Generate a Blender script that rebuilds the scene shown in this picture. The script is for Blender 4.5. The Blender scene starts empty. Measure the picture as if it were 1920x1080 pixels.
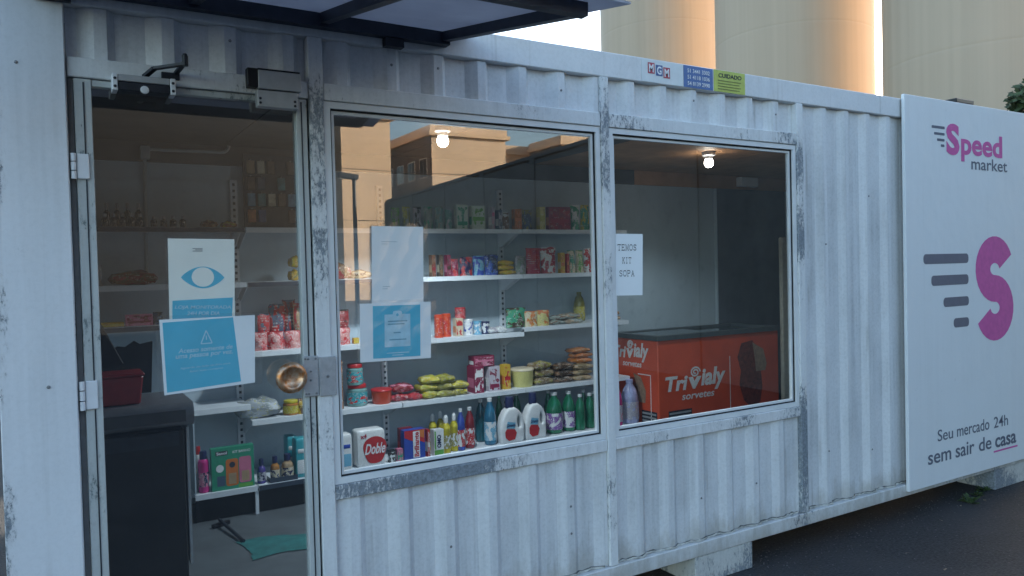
import bpy, bmesh, math, random
from mathutils import Vector, Matrix
random.seed(7)
R = math.radians
scene = bpy.context.scene
COL = scene.collection

# ------------------------------------------------------------------ camera
def cam_axes(yaw, pitch, roll):
    f = Vector((math.sin(yaw)*math.cos(pitch), math.cos(yaw)*math.cos(pitch), math.sin(pitch)))
    r = Vector((math.cos(yaw), -math.sin(yaw), 0)); u = r.cross(f)
    c, s = math.cos(roll), math.sin(roll)
    return c*r + s*u, -s*r + c*u, f
cam = bpy.data.cameras.new('camera'); cam_o = bpy.data.objects.new('camera', cam); COL.objects.link(cam_o)
r_, u_, f_ = cam_axes(R(31.106), R(-1.340), R(-1.4275))
CAM = Vector((-0.0746, -2.9767, 1.6916))
cam_o.matrix_world = Matrix(((r_.x, u_.x, -f_.x, CAM.x), (r_.y, u_.y, -f_.y, CAM.y), (r_.z, u_.z, -f_.z, CAM.z), (0, 0, 0, 1)))
cam.sensor_width = 36; cam.lens = 27.0; cam.clip_end = 600; cam.clip_start = 0.02
scene.camera = cam_o

# ------------------------------------------------------------------ sky and sun (low sun behind the shop, to the right)
SUN_AZ, SUN_EL = 68.0, 13.0
world = bpy.data.worlds.new('World'); scene.world = world; world.use_nodes = True
nt = world.node_tree; nt.nodes.clear()
sky = nt.nodes.new('ShaderNodeTexSky'); sky.sky_type = 'NISHITA'; sky.sun_disc = False
sky.sun_elevation = R(SUN_EL); sky.sun_rotation = R(SUN_AZ); sky.air_density = 1.0; sky.dust_density = 1.2; sky.ozone_density = 1.5
bg = nt.nodes.new('ShaderNodeBackground'); bg.inputs['Strength'].default_value = 0.12
wo = nt.nodes.new('ShaderNodeOutputWorld')
nt.links.new(sky.outputs[0], bg.inputs[0]); nt.links.new(bg.outputs[0], wo.inputs[0])
sun = bpy.data.lights.new('sun', 'SUN'); sun.energy = 5.0; sun.angle = R(0.5); sun.color = (1.0, 0.84, 0.65)
sun_o = bpy.data.objects.new('sun', sun); COL.objects.link(sun_o)
sd = Vector((math.sin(R(SUN_AZ))*math.cos(R(SUN_EL)), math.cos(R(SUN_AZ))*math.cos(R(SUN_EL)), math.sin(R(SUN_EL))))
sun_o.rotation_euler = (sd).to_track_quat('Z', 'Y').to_euler(); sun_o.location = (30, 10, 30)
scene.view_settings.view_transform = 'Standard'; scene.view_settings.look = 'None'
scene.view_settings.gamma = 1.0; scene.view_settings.exposure = 2.25
scene.cycles.max_bounces = 12; scene.cycles.transparent_max_bounces = 16; scene.cycles.glossy_bounces = 5
scene.cycles.diffuse_bounces = 5; scene.cycles.sample_clamp_indirect = 6.0
scene.cycles.use_denoising = True

# ------------------------------------------------------------------ materials
MATS = {}
def new_mat(name):
    m = bpy.data.materials.new(name); m.use_nodes = True
    n = m.node_tree; b = n.nodes.get('Principled BSDF')
    return m, n, b
def N(n, t, **k):
    x = n.nodes.new(t)
    for a, v in k.items(): setattr(x, a, v)
    return x
def noise(n, vec, scale, detail=4, rough=.55, sz=(1, 1, 1)):
    mp = N(n, 'ShaderNodeMapping'); mp.inputs['Scale'].default_value = sz
    n.links.new(vec, mp.inputs['Vector'])
    t = N(n, 'ShaderNodeTexNoise'); t.inputs['Scale'].default_value = scale
    t.inputs['Detail'].default_value = detail; t.inputs['Roughness'].default_value = rough
    n.links.new(mp.outputs[0], t.inputs['Vector']); return t.outputs['Fac']
def ramp(n, fac, p0, p1, c0=(0, 0, 0, 1), c1=(1, 1, 1, 1), interp='LINEAR'):
    r = N(n, 'ShaderNodeValToRGB'); r.color_ramp.interpolation = interp
    r.color_ramp.elements[0].position = p0; r.color_ramp.elements[1].position = p1
    r.color_ramp.elements[0].color = c0; r.color_ramp.elements[1].color = c1
    n.links.new(fac, r.inputs[0]); return r.outputs[0]
def mix(n, fac, a, b, mode='MIX'):
    m = N(n, 'ShaderNodeMix', data_type='RGBA', blend_type=mode)
    for s, v in ((0, fac), (6, a), (7, b)):
        if hasattr(v, 'links'): n.links.new(v, m.inputs[s])
        else: m.inputs[s].default_value = v if not isinstance(v, tuple) else (*v[:3], 1)
    return m.outputs[2]
def math_(n, op, a, b=None):
    m = N(n, 'ShaderNodeMath', operation=op)
    for s, v in ((0, a), (1, b)):
        if v is None: continue
        if hasattr(v, 'links'): n.links.new(v, m.inputs[s])
        else: m.inputs[s].default_value = v
    return m.outputs[0]
def bump(n, b, h, strength=.3, dist=.002):
    bp = N(n, 'ShaderNodeBump'); bp.inputs['Strength'].default_value = strength; bp.inputs['Distance'].default_value = dist
    n.links.new(h, bp.inputs['Height']); n.links.new(bp.outputs[0], b.inputs['Normal'])
def pos(n): return N(n, 'ShaderNodeNewGeometry').outputs['Position']

def plain(name, col, rough=.5, metal=0.0, var=.12, scale=25, spec=.5):
    if name in MATS: return MATS[name]
    m, n, b = new_mat(name)
    f = noise(n, N(n, 'ShaderNodeTexCoord').outputs['Object'], scale, 5)
    c = mix(n, ramp(n, f, .3, .7), tuple(x*(1-var) for x in col), tuple(min(1, x*(1+var)) for x in col))
    n.links.new(c, b.inputs['Base Color']); b.inputs['Roughness'].default_value = rough; b.inputs['Metallic'].default_value = metal
    b.inputs['Specular IOR Level'].default_value = spec
    MATS[name] = m; return m

def paint(name, base, chip=.5, chip_col=(.20, .225, .25), dirt=.35, chip_scale=9.0, dirt_col=(.30, .31, .31), rust=0.0, rough=.55, wear=(), splash=None):
    """weathered paint on steel: dirt films, vertical rain streaks and flakes down to grey primer"""
    if name in MATS: return MATS[name]
    m, n, b = new_mat(name); p = pos(n)
    big = noise(n, p, 1.7, 5, .6); streak = noise(n, p, 14, 6, .6, (1.6, 1, .05)); fine = noise(n, p, 60, 6, .7)
    d = math_(n, 'MULTIPLY', ramp(n, big, .35, .75), ramp(n, streak, .35, .75))
    d2 = math_(n, 'MULTIPLY', ramp(n, fine, .45, .8), .35)
    d = math_(n, 'MULTIPLY', math_(n, 'ADD', d, d2), dirt)
    col = mix(n, d, base, dirt_col)
    if splash is not None:      # mud splashed up from the yard in ragged tongues
        sz_ = N(n, 'ShaderNodeSeparateXYZ'); n.links.new(p, sz_.inputs[0])
        up = math_(n, 'SUBTRACT', 1.0, math_(n, 'DIVIDE', math_(n, 'SUBTRACT', sz_.outputs[2], splash), .20))
        t_ = ramp(n, math_(n, 'ADD', math_(n, 'MULTIPLY', up, .42), noise(n, p, 8, 7, .7, (1, 1, .35))), .68, .92)
        col = mix(n, math_(n, 'MULTIPLY', t_, .5), col, (.30, .27, .21))
    region = noise(n, p, 2.3, 2, .5); flake = noise(n, p, chip_scale*6.5, 12, .80, (1, 1, .42))
    k = math_(n, 'ADD', math_(n, 'MULTIPLY', region, .62), math_(n, 'MULTIPLY', flake, .73))
    for ax, c0, hw, amt in wear:      # flaking that spreads from a spot on the steel: axis, centre, half width, strength
        sx = N(n, 'ShaderNodeSeparateXYZ'); n.links.new(p, sx.inputs[0])
        e = math_(n, 'DIVIDE', math_(n, 'ABSOLUTE', math_(n, 'SUBTRACT', sx.outputs['xyz'.index(ax)], c0)), hw)
        k = math_(n, 'ADD', k, math_(n, 'MULTIPLY', math_(n, 'MAXIMUM', math_(n, 'SUBTRACT', 1.0, math_(n, 'MULTIPLY', e, e)), 0.0), amt))
    th = .98 - .36*chip
    mask = ramp(n, k, th, th + .035)
    halo = ramp(n, k, th - .07, th)
    primer = mix(n, ramp(n, fine, .35, .65), tuple(c*.75 for c in chip_col), tuple(c*1.5 for c in chip_col))
    if rust: primer = mix(n, math_(n, 'MULTIPLY', ramp(n, noise(n, p, 30, 4), .5, .7), rust), primer, (.12, .05, .02))
    drip = math_(n, 'MULTIPLY', ramp(n, noise(n, p, 26, 3, .5, (1, .3, .022)), .60, .72), ramp(n, noise(n, p, 3.1, 3), .42, .62))
    col = mix(n, math_(n, 'MULTIPLY', drip, .55*dirt), col, (.27, .255, .225))
    scuff = math_(n, 'MULTIPLY', ramp(n, noise(n, p, 19, 7, .75), .62, .70), ramp(n, noise(n, p, 1.3, 2), .45, .65))
    col = mix(n, math_(n, 'MULTIPLY', scuff, .30), col, (.36, .37, .38))
    col = mix(n, math_(n, 'MULTIPLY', halo, .18), col, (.30, .28, .25))
    col = mix(n, mask, col, primer)
    n.links.new(col, b.inputs['Base Color'])
    b.inputs['Roughness'].default_value = rough
    h = math_(n, 'SUBTRACT', math_(n, 'ADD', math_(n, 'MULTIPLY', noise(n, p, 3.5, 2), 2.4), math_(n, 'MULTIPLY', noise(n, p, 14, 3), .5)), math_(n, 'MULTIPLY', mask, .4))
    bump(n, b, h, .5, .005)
    MATS[name] = m; return m

def film(name, c1, c2, c3, rough=.24, scale=3.0):
    """printed packaging: blocks of three inks"""
    if name in MATS: return MATS[name]
    m, n, b = new_mat(name); oc = N(n, 'ShaderNodeTexCoord').outputs['Generated']
    info = N(n, 'ShaderNodeObjectInfo').outputs['Random']
    ad = N(n, 'ShaderNodeVectorMath', operation='ADD'); n.links.new(oc, ad.inputs[0])
    cb = N(n, 'ShaderNodeCombineXYZ'); n.links.new(math_(n, 'MULTIPLY', info, 40), cb.inputs[0]); n.links.new(cb.outputs[0], ad.inputs[1])
    a = noise(n, ad.outputs[0], scale, 2, .4); s = noise(n, ad.outputs[0], scale*4.5, 3, .6, (1, 1, 1.6))
    col = mix(n, ramp(n, a, .53, .55), c1, c2)
    col = mix(n, ramp(n, s, .60, .62), col, c3)
    sx = N(n, 'ShaderNodeSeparateXYZ'); n.links.new(oc, sx.inputs[0])
    rows = math_(n, 'LESS_THAN', math_(n, 'FRACT', math_(n, 'MULTIPLY', sx.outputs[2], 13.0)), .45)
    words = ramp(n, noise(n, ad.outputs[0], 34, 1, .5, (1, 0, .38)), .50, .53); area = ramp(n, noise(n, ad.outputs[0], scale*1.3, 1), .54, .56)
    col = mix(n, math_(n, 'MULTIPLY', math_(n, 'MULTIPLY', rows, words), math_(n, 'MULTIPLY', area, .85)), col, (.66, .66, .62))
    n.links.new(col, b.inputs['Base Color']); b.inputs['Roughness'].default_value = rough
    bump(n, b, noise(n, oc, 14, 6, .7), .7, .006)
    MATS[name] = m; return m

def glassy(name, r0, tint, rough=0.0, wave=0.0, haze=0.0):
    """clear sheet: mirror reflection by angle of view, the rest passes straight through"""
    if name in MATS: return MATS[name]
    m, n, b = new_mat(name); n.nodes.remove(b)
    lw = N(n, 'ShaderNodeLayerWeight'); lw.inputs['Blend'].default_value = .5
    f = math_(n, 'ADD', math_(n, 'MULTIPLY', math_(n, 'POWER', lw.outputs['Facing'], 5.0), 1-r0), r0)
    g = N(n, 'ShaderNodeBsdfGlossy'); g.inputs['Roughness'].default_value = rough
    t = N(n, 'ShaderNodeBsdfTransparent'); t.inputs['Color'].default_value = (*tint, 1)
    if wave:
        bp = N(n, 'ShaderNodeBump'); bp.inputs['Strength'].default_value = wave; bp.inputs['Distance'].default_value = .002
        n.links.new(noise(n, pos(n), 1.3, 1), bp.inputs['Height']); n.links.new(bp.outputs[0], g.inputs['Normal'])
    ms = N(n, 'ShaderNodeMixShader'); n.links.new(f, ms.inputs[0]); n.links.new(t.outputs[0], ms.inputs[1]); n.links.new(g.outputs[0], ms.inputs[2])
    out = ms.outputs[0]
    if haze:
        d = N(n, 'ShaderNodeBsdfDiffuse'); d.inputs['Color'].default_value = (.6, .6, .6, 1)
        m2 = N(n, 'ShaderNodeMixShader')
        n.links.new(math_(n, 'MULTIPLY', ramp(n, noise(n, pos(n), 4, 6, .65), .35, .8), haze), m2.inputs[0])
        n.links.new(out, m2.inputs[1]); n.links.new(d.outputs[0], m2.inputs[2]); out = m2.outputs[0]
    n.links.new(out, n.nodes['Material Output'].inputs[0]); MATS[name] = m; return m

def emit(name, col, s):
    m, n, b = new_mat(name); b.inputs['Emission Color'].default_value = (*col, 1); b.inputs['Emission Strength'].default_value = s
    b.inputs['Base Color'].default_value = (*col, 1); MATS[name] = m; return m

WHITE = (.74, .75, .76)
M_panel = paint('paint_left_panel', (.74, .75, .77), chip=.30, dirt=.40, wear=(('x', -.22, .05, .16),))
M_sheet = paint('paint_sheet', WHITE, chip=.17, dirt=.85, splash=.224, rust=.6)
M_rail = paint('paint_rail', (.73, .74, .75), chip=.32, dirt=.6)
M_header = paint('paint_header', (.74, .75, .75), chip=.50, dirt=.55)
PW = (.76, .77, .77)
M_post = paint('paint_post', PW, chip=.56, dirt=.55, chip_scale=10)
M_post_a = paint('paint_post_by_door', PW, chip=.52, dirt=.55, chip_scale=9, wear=(('z', 2.0, .55, .16), ('z', .7, .5, .05)))
M_post_b = paint('paint_post_between', PW, chip=.50, dirt=.55, chip_scale=9, wear=(('z', .55, .35, .14), ('z', 2.1, .7, .08)))
M_post_c = paint('paint_post_right', PW, chip=.56, dirt=.55, chip_scale=9, wear=(('z', .7, .6, .10), ('z', 1.9, .5, .10)))
M_sill = paint('paint_sill_right', (.77, .77, .77), chip=.60, dirt=.55, chip_scale=11, wear=(('x', 3.0, .6, .05),))
M_sill_a = paint('paint_sill_left', (.77, .77, .77), chip=.60, dirt=.55, chip_scale=10, wear=(('x', 1.28, .60, .165),))
M_bottom = paint('paint_bottom', (.68, .68, .67), chip=.56, dirt=.8, rust=.8, splash=.13)
M_block = paint('paint_block', (.62, .62, .59), chip=.92, dirt=.8)
M_alu = plain('aluminium_frame', (.72, .73, .73), .45, .0, .08, 8)
M_stile = paint('door_stile', (.52, .545, .53), chip=.62, dirt=.5, chip_col=(.16, .19, .19), rough=.45)
M_hinge = plain('hinge_white', (.72, .73, .75), .4, 0, .04)
M_plate = plain('brushed_plate', (.46, .48, .50), .45, .5, .10, 60)
M_boxgrey = plain('maglock_grey', (.42, .43, .44), .5, .2, .08, 30)
M_dark = plain('dark_steel', (.020, .024, .034), .5, .1, .3, 20)
M_navy = plain('canopy_frame_paint', (.026, .034, .055), .5, .0, .35, 9)
M_black = plain('matt_black', (.004, .0045, .006), .5, 0, .2, 15)
M_rubber = plain('gasket_rubber', (.012, .013, .015), .7)
M_screw = plain('screw_zinc', (.24, .25, .26), .5, .6)
M_glass = glassy('window_glass', .112, (.96, .98, .985), wave=.01, haze=.006)
M_sleeve = glassy('plastic_sleeve', .05, (.97, .97, .97), rough=.12, haze=.06)
def stained(name, a, b_):
    m, n, b = new_mat(name); p = pos(n)
    c = mix(n, ramp(n, noise(n, p, 2.6, 7, .68, (1, 1, .5)), .32, .72), a, b_); c = mix(n, math_(n, 'MULTIPLY', ramp(n, noise(n, p, 9, 6, .7), .55, .75), .45), c, tuple(k*.72 for k in b_))
    n.links.new(c, b.inputs['Base Color']); b.inputs['Roughness'].default_value = .6; return m
M_lining = stained('interior_lining', (.46, .545, .60), (.37, .44, .49))
M_floor = plain('vinyl_floor', (.10, .115, .125), .5, 0, .18, 6)
M_ply = plain('ceiling_plywood', (.40, .21, .10), .6, 0, .25, 5)
M_ceil = plain('ceiling_grey', (.07, .065, .062), .7, 0, .2, 5)
M_shelf = plain('shelf_enamel', (.66, .70, .74), .4, 0, .05, 10)
M_shelf_dark = plain('shelf_price_strip', (.035, .05, .075), .4)
M_paper = plain('paper_white', (.88, .91, .92), .45, 0, .03, 6)
M_paperc = plain('paper_cream', (.88, .88, .80), .45, 0, .05, 6)
M_cyan = plain('print_cyan', (.10, .50, .67), .4, 0, .06, 8)
M_cyanpale = plain('print_pale_blue', (.45, .68, .78), .45)
M_ink = plain('print_black', (.03, .035, .05), .6)
M_grey = plain('print_grey', (.165, .165, .205), .6, 0, .05)
M_pink = plain('print_pink', (.62, .12, .36), .6, 0, .08)
M_slate = plain('print_slate', (.13, .145, .19), .6, 0, .05)
M_board = paint('sign_board', (.78, .80, .81), chip=.02, dirt=.10)

# ------------------------------------------------------------------ mesh helpers
class MB:
    def __init__(s): s.v = []; s.f = []
    def add(s, vs, fs):
        o = len(s.v); s.v += [tuple(v) for v in vs]; s.f += [tuple(i+o for i in f) for f in fs]; return s
    def box(s, x0, x1, y0, y1, z0, z1):
        return s.add([(x0, y0, z0), (x1, y0, z0), (x1, y1, z0), (x0, y1, z0), (x0, y0, z1), (x1, y0, z1), (x1, y1, z1), (x0, y1, z1)],
                     [(0, 3, 2, 1), (4, 5, 6, 7), (0, 1, 5, 4), (1, 2, 6, 5), (2, 3, 7, 6), (3, 0, 4, 7)])
    def bar(s, a, b, w, h, up=(0, 0, 1)):
        a, b = Vector(a), Vector(b); d = (b-a).normalized(); r = d.cross(Vector(up)).normalized(); u = r.cross(d)
        P = [q + r*i*w/2 + u*j*h/2 for q in (a, b) for i, j in ((-1, -1), (1, -1), (1, 1), (-1, 1))]
        return s.add(P, [(0, 1, 2, 3), (7, 6, 5, 4), (0, 4, 5, 1), (1, 5, 6, 2), (2, 6, 7, 3), (3, 7, 4, 0)])
    def prism(s, poly, ax, a, b):
        """poly of (p,q) pairs swept along axis ax from a to b"""
        def P(p, q, t): return {'x': (t, p, q), 'y': (p, t, q), 'z': (p, q, t)}[ax]
        n = len(poly); vs = [P(*c, a) for c in poly] + [P(*c, b) for c in poly]
        fs = [tuple(range(n)), tuple(range(2*n-1, n-1, -1))] + [(i, (i+1) % n + 0, (i+1) % n + n, i+n) for i in range(n)]
        return s.add(vs, fs)
    def lathe(s, prof, c=(0, 0, 0), seg=16, axis='z'):
        vs = []; fs = []; n = len(prof)
        for i in range(seg):
            a = 2*math.pi*i/seg
            for r, h in prof:
                x, y = r*math.cos(a), r*math.sin(a)
                q = (x, y, h) if axis == 'z' else ((x, h, y) if axis == 'y' else (h, x, y))
                vs.append((c[0]+q[0], c[1]+q[1], c[2]+q[2]))
        for i in range(seg):
            j = (i+1) % seg
            for k in range(n-1): fs.append((i*n+k, j*n+k, j*n+k+1, i*n+k+1))
        if prof[0][0] > 1e-6: fs.append(tuple(i*n for i in range(seg))[::-1])
        if prof[-1][0] > 1e-6: fs.append(tuple(i*n+n-1 for i in range(seg)))
        return s.add(vs, fs)
    def tube(s, pts, r, seg=8):
        pts = [Vector(p) for p in pts]; n = len(pts); rings = []
        for i, p in enumerate(pts):
            d = (pts[min(i+1, n-1)] - pts[max(i-1, 0)]).normalized()
            a = d.orthogonal().normalized() if i == 0 else (rings[-1][1] - d*rings[-1][1].dot(d)).normalized()
            b = d.cross(a); rr = r[i] if isinstance(r, (list, tuple)) else r
            rings.append(([p + (a*math.cos(2*math.pi*k/seg) + b*math.sin(2*math.pi*k/seg))*rr for k in range(seg)], a))
        vs = [v for q, _ in rings for v in q]; fs = []
        for i in range(n-1):
            for k in range(seg):
                l = (k+1) % seg; fs.append((i*seg+k, i*seg+l, (i+1)*seg+l, (i+1)*seg+k))
        fs.append(tuple(range(seg))[::-1]); fs.append(tuple((n-1)*seg+k for k in range(seg)))
        return s.add(vs, fs)
    def build(s, name, mat, parent=None, origin=None, bevel=0, smooth=False, seg=1):
        """vertices are in world metres; origin defaults to the parent's root"""
        if origin is None: origin = ROOT.get(parent.name, Vector((0, 0, 0))) if parent else Vector((0, 0, 0))
        origin = Vector(origin)
        me = bpy.data.meshes.new(name)
        me.from_pydata([tuple(Vector(v)-origin) for v in s.v], [], s.f); me.validate()
        bm = bmesh.new(); bm.from_mesh(me)
        bmesh.ops.remove_doubles(bm, verts=bm.verts, dist=1e-6)
        bmesh.ops.recalc_face_normals(bm, faces=bm.faces)
        if bevel: bmesh.ops.bevel(bm, geom=list(bm.edges), offset=bevel, segments=seg, affect='EDGES', profile=.6, clamp_overlap=True)
        bm.to_mesh(me); bm.free()
        if smooth:
            for p in me.polygons: p.use_smooth = True
        me.materials.append(mat)
        o = bpy.data.objects.new(name, me); COL.objects.link(o)
        if smooth and smooth != 'all':
            try:
                me.set_sharp_from_angle(angle=R(40))
            except Exception: pass
        if parent:
            o.parent = parent; o.location = origin - ROOT.get(parent.name, Vector((0, 0, 0)))
        else: o.location = origin
        ROOT[o.name] = origin
        return o
ROOT = {}
def tag(o, label, cat, group=None, kind=None):
    if label: o['label'] = label
    if cat: o['category'] = cat
    if group: o['group'] = group
    if kind: o['kind'] = kind
    return o
def thing(name, label, cat, loc, group=None):
    o = bpy.data.objects.new(name, None); COL.objects.link(o); o.location = loc; o.empty_display_size = .1
    ROOT[o.name] = Vector(loc); return tag(o, label, cat, group)
def B(x0, x1, y0, y1, z0, z1): return MB().box(x0, x1, y0, y1, z0, z1)

# flat print: text and polygons laid on a surface given by a mapping (u, v, lift) -> world
_dg = None
def text_mesh(body, bold=0.0, shear=0.0, spacing=1.0, extrude=.02):
    cu = bpy.data.curves.new('lettering', 'FONT'); cu.body = body; cu.offset = bold; cu.shear = shear; cu.space_character = spacing
    cu.extrude = extrude; cu.resolution_u = 4; cu.align_x = 'CENTER'; cu.space_line = .95
    ob = bpy.data.objects.new('lettering_curve', cu); COL.objects.link(ob)
    bpy.context.view_layer.update()
    me = bpy.data.meshes.new_from_object(ob.evaluated_get(bpy.context.evaluated_depsgraph_get()))
    bpy.data.objects.remove(ob); bpy.data.curves.remove(cu)
    xs = [v.co.x for v in me.vertices]; ys = [v.co.y for v in me.vertices]
    x0, x1, y0, y1 = min(xs), max(xs), min(ys), max(ys)
    vs = [((v.co.x-x0)/(x1-x0), (v.co.y-y0)/(y1-y0), 1.0 if v.co.z > 0 else 0.0) for v in me.vertices]
    fs = [tuple(p.vertices) for p in me.polygons]; bpy.data.meshes.remove(me)
    return vs, fs
def plane_map(o, ux, uz, n):
    o, ux, uz, n = map(Vector, (o, ux, uz, n))
    return lambda u, v, l: o + ux*u + uz*v + n*l
def quad_map(tl, tr, br, bl, y, sag=0.0):
    """a sheet hung in the plane y (facing -y) by its four corners (x, z)"""
    def f(u, v, l):
        x = (1-u)*((1-v)*bl[0]+v*tl[0]) + u*((1-v)*br[0]+v*tr[0]); z = (1-u)*((1-v)*bl[1]+v*tl[1]) + u*((1-v)*br[1]+v*tr[1])
        return Vector((x, y - l - sag*math.sin(math.pi*u)*(.4+.6*math.sin(3*v+u)), z))
    return f
def put_text(body, mp, u0, u1, v0, v1, mat, parent, name='lettering', bold=0.0, shear=0.0, lift=.0012, th=.0006, rot=0, spacing=1.0):
    vs, fs = text_mesh(body, bold, shear, spacing)
    out = []
    for a, b, t in vs:
        if rot == 90: a, b = 1-b, a
        out.append(mp(u0+(u1-u0)*a, v0+(v1-v0)*b, lift+th*t))
    return MB().add(out, fs).build(name, mat, parent)
def put_poly(pts, mp, mat, parent, name='print', lift=.0008, th=.0005, **k):
    n = len(pts)
    vs = [mp(u, v, lift) for u, v in pts] + [mp(u, v, lift+th) for u, v in pts]
    fs = [tuple(range(n)), tuple(range(n, 2*n))[::-1]] + [(i, (i+1) % n, (i+1) % n+n, i+n) for i in range(n)]
    return MB().add(vs, fs).build(name, mat, parent)
def rect(u0, u1, v0, v1): return [(u0, v0), (u1, v0), (u1, v1), (u0, v1)]
def rrect(u0, u1, v0, v1, ru, rv, k=4):
    out = []
    for cx, cy, a0 in ((u1-ru, v0+rv, -90), (u1-ru, v1-rv, 0), (u0+ru, v1-rv, 90), (u0+ru, v0+rv, 180)):
        for i in range(k+1):
            a = R(a0+90*i/k); out.append((cx+ru*math.cos(a), cy+rv*math.sin(a)))
    return out
def disc(cu_, cv, ru, rv, k=24): return [(cu_+ru*math.cos(2*math.pi*i/k), cv+rv*math.sin(2*math.pi*i/k)) for i in range(k)]
def strokes(segs, mp, mat, parent, name='lettering', w=.02, asp=1.0, lift=.0014):
    """several short bars joined into one printed mark; w in v units, asp = height / width of the sheet"""
    m = MB()
    for (a, b, c, d) in segs:
        du, dv = (c-a)/asp, d-b; L = math.hypot(du, dv) or 1; nu, nv = -dv/L*w/2*asp, du/L*w/2
        q = [(a+nu, b+nv), (c+nu, d+nv), (c-nu, d-nv), (a-nu, b-nv)]
        vs = [mp(u, v, lift) for u, v in q] + [mp(u, v, lift+.0004) for u, v in q]
        m.add(vs, [(0, 1, 2, 3), (7, 6, 5, 4), (0, 4, 5, 1), (1, 5, 6, 2), (2, 6, 7, 3), (3, 7, 4, 0)])
    return m.build(name, mat, parent)

# ================================================================== SETTING
def asphalt():
    m, n, b = new_mat('asphalt'); p = pos(n)
    f = noise(n, p, 55, 8, .7); g = noise(n, p, 1.1, 5, .6); v = N(n, 'ShaderNodeTexVoronoi'); v.inputs['Scale'].default_value = 95
    n.links.new(p, v.inputs['Vector'])
    c = mix(n, ramp(n, f, .40, .66), (.007, .010, .014), (.046, .049, .054))
    c = mix(n, math_(n, 'MULTIPLY', ramp(n, g, .42, .66), .8), c, (.042, .043, .046))
    c = mix(n, ramp(n, noise(n, p, 120, 3), .70, .78), c, (.085, .085, .085))
    n.links.new(c, b.inputs['Base Color']); b.inputs['Roughness'].default_value = .85
    bump(n, b, math_(n, 'ADD', v.outputs['Distance'], math_(n, 'MULTIPLY', g, 2)), .7, .006); return m
M_asphalt = asphalt()
gm = MB(); NX = 60
for i in range(NX+1):
    for j in range(NX+1):
        x = -260 + 520*i/NX; y = -260 + 520*j/NX
        gm.v.append((x, y, 0.0))
for i in range(NX):
    for j in range(NX): gm.f.append((i*(NX+1)+j, (i+1)*(NX+1)+j, (i+1)*(NX+1)+j+1, i*(NX+1)+j+1))
tag(gm.build('ground', M_asphalt), None, None, kind='structure')

# loose bits on the asphalt
rnd = random.Random(3); gv = MB()
for k in range(2600):
    x = rnd.uniform(1.5, 8.0); y = rnd.uniform(-3.2, .3) if k % 3 else -abs(rnd.gauss(0, .18))+.12; s = rnd.uniform(.0015, .006)
    gv.add([(x-s, y, .0005), (x, y-s, .0005), (x+s, y, .0005), (x, y+s, .0005), (x, y, s*.9)], [(0, 1, 4), (1, 2, 4), (2, 3, 4), (3, 0, 4)])
tag(gv.build('grit', plain('grit_stone', (.10, .10, .10), .8, 0, .5, 60)), 'loose grit scattered over the asphalt', 'grit', kind='stuff')
lit = MB()
for k in range(46):
    x = rnd.uniform(3.4, 8.0); y = rnd.uniform(-2.2, .1); s = rnd.uniform(.008, .022); a = rnd.uniform(0, 6.3)
    c, d = math.cos(a)*s, math.sin(a)*s
    lit.add([(x-c, y-d, .004), (x+d*.5, y-c*.5, .010), (x+c, y+d, .005), (x-d*.5, y+c*.5, .003)], [(0, 1, 2, 3)])
tag(lit.build('leaf_litter', plain('dry_leaf', (.20, .17, .12), .8, 0, .6, 40)), 'dry leaf crumbs lying on the asphalt', 'leaf litter', kind='stuff')

# ------------------------------------------------------------------ silos behind the shop
def silo_mat():
    m, n, b = new_mat('silo_paint'); p = pos(n)
    s = noise(n, p, 1.2, 6, .6, (2.2, 2.2, .03)); g = noise(n, p, .25, 4)
    c = mix(n, ramp(n, s, .3, .75), (.50, .385, .275), (.42, .32, .225)); c = mix(n, math_(n, 'MULTIPLY', ramp(n, g, .4, .7), .3), c, (.52, .42, .31))
    n.links.new(c, b.inputs['Base Color']); b.inputs['Roughness'].default_value = .6; return m
M_silo = silo_mat(); M_silojoint = plain('silo_joint', (.36, .31, .26), .7)
for (x, y, lab) in ((28.2, 27.9, 'tall round beige silo farthest left above the shop roof'), (27.4, 18.9, 'tall round beige silo in the middle above the shop roof'),
                    (27.2, 10.9, 'nearest and rightmost tall round beige silo above the sign board')):
    t = thing('silo', lab, 'silo', (x, y, 0), 'beige silos behind the shop')
    pr = [(3.35, 0), (3.35, .5), (3.2, .5)]
    for z in (2.6, 5.4, 8.2, 11.0, 13.8, 16.6, 19.4): pr += [(3.2, z-.10), (3.2, z-.03), (3.196, z-.010), (3.196, z+.010), (3.2, z+.03), (3.2, z+.10)]
    pr += [(3.2, 22)]
    MB().lathe(pr, (x, y, 0), 96).build('shell', M_silo, t, smooth=True)
    MB().lathe([(3.3, 22.0), (3.3, 22.25), (1.0, 23.2), (0, 23.25)], (x, y, 0), 48).build('roof', M_silo, t, smooth=True)

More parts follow.
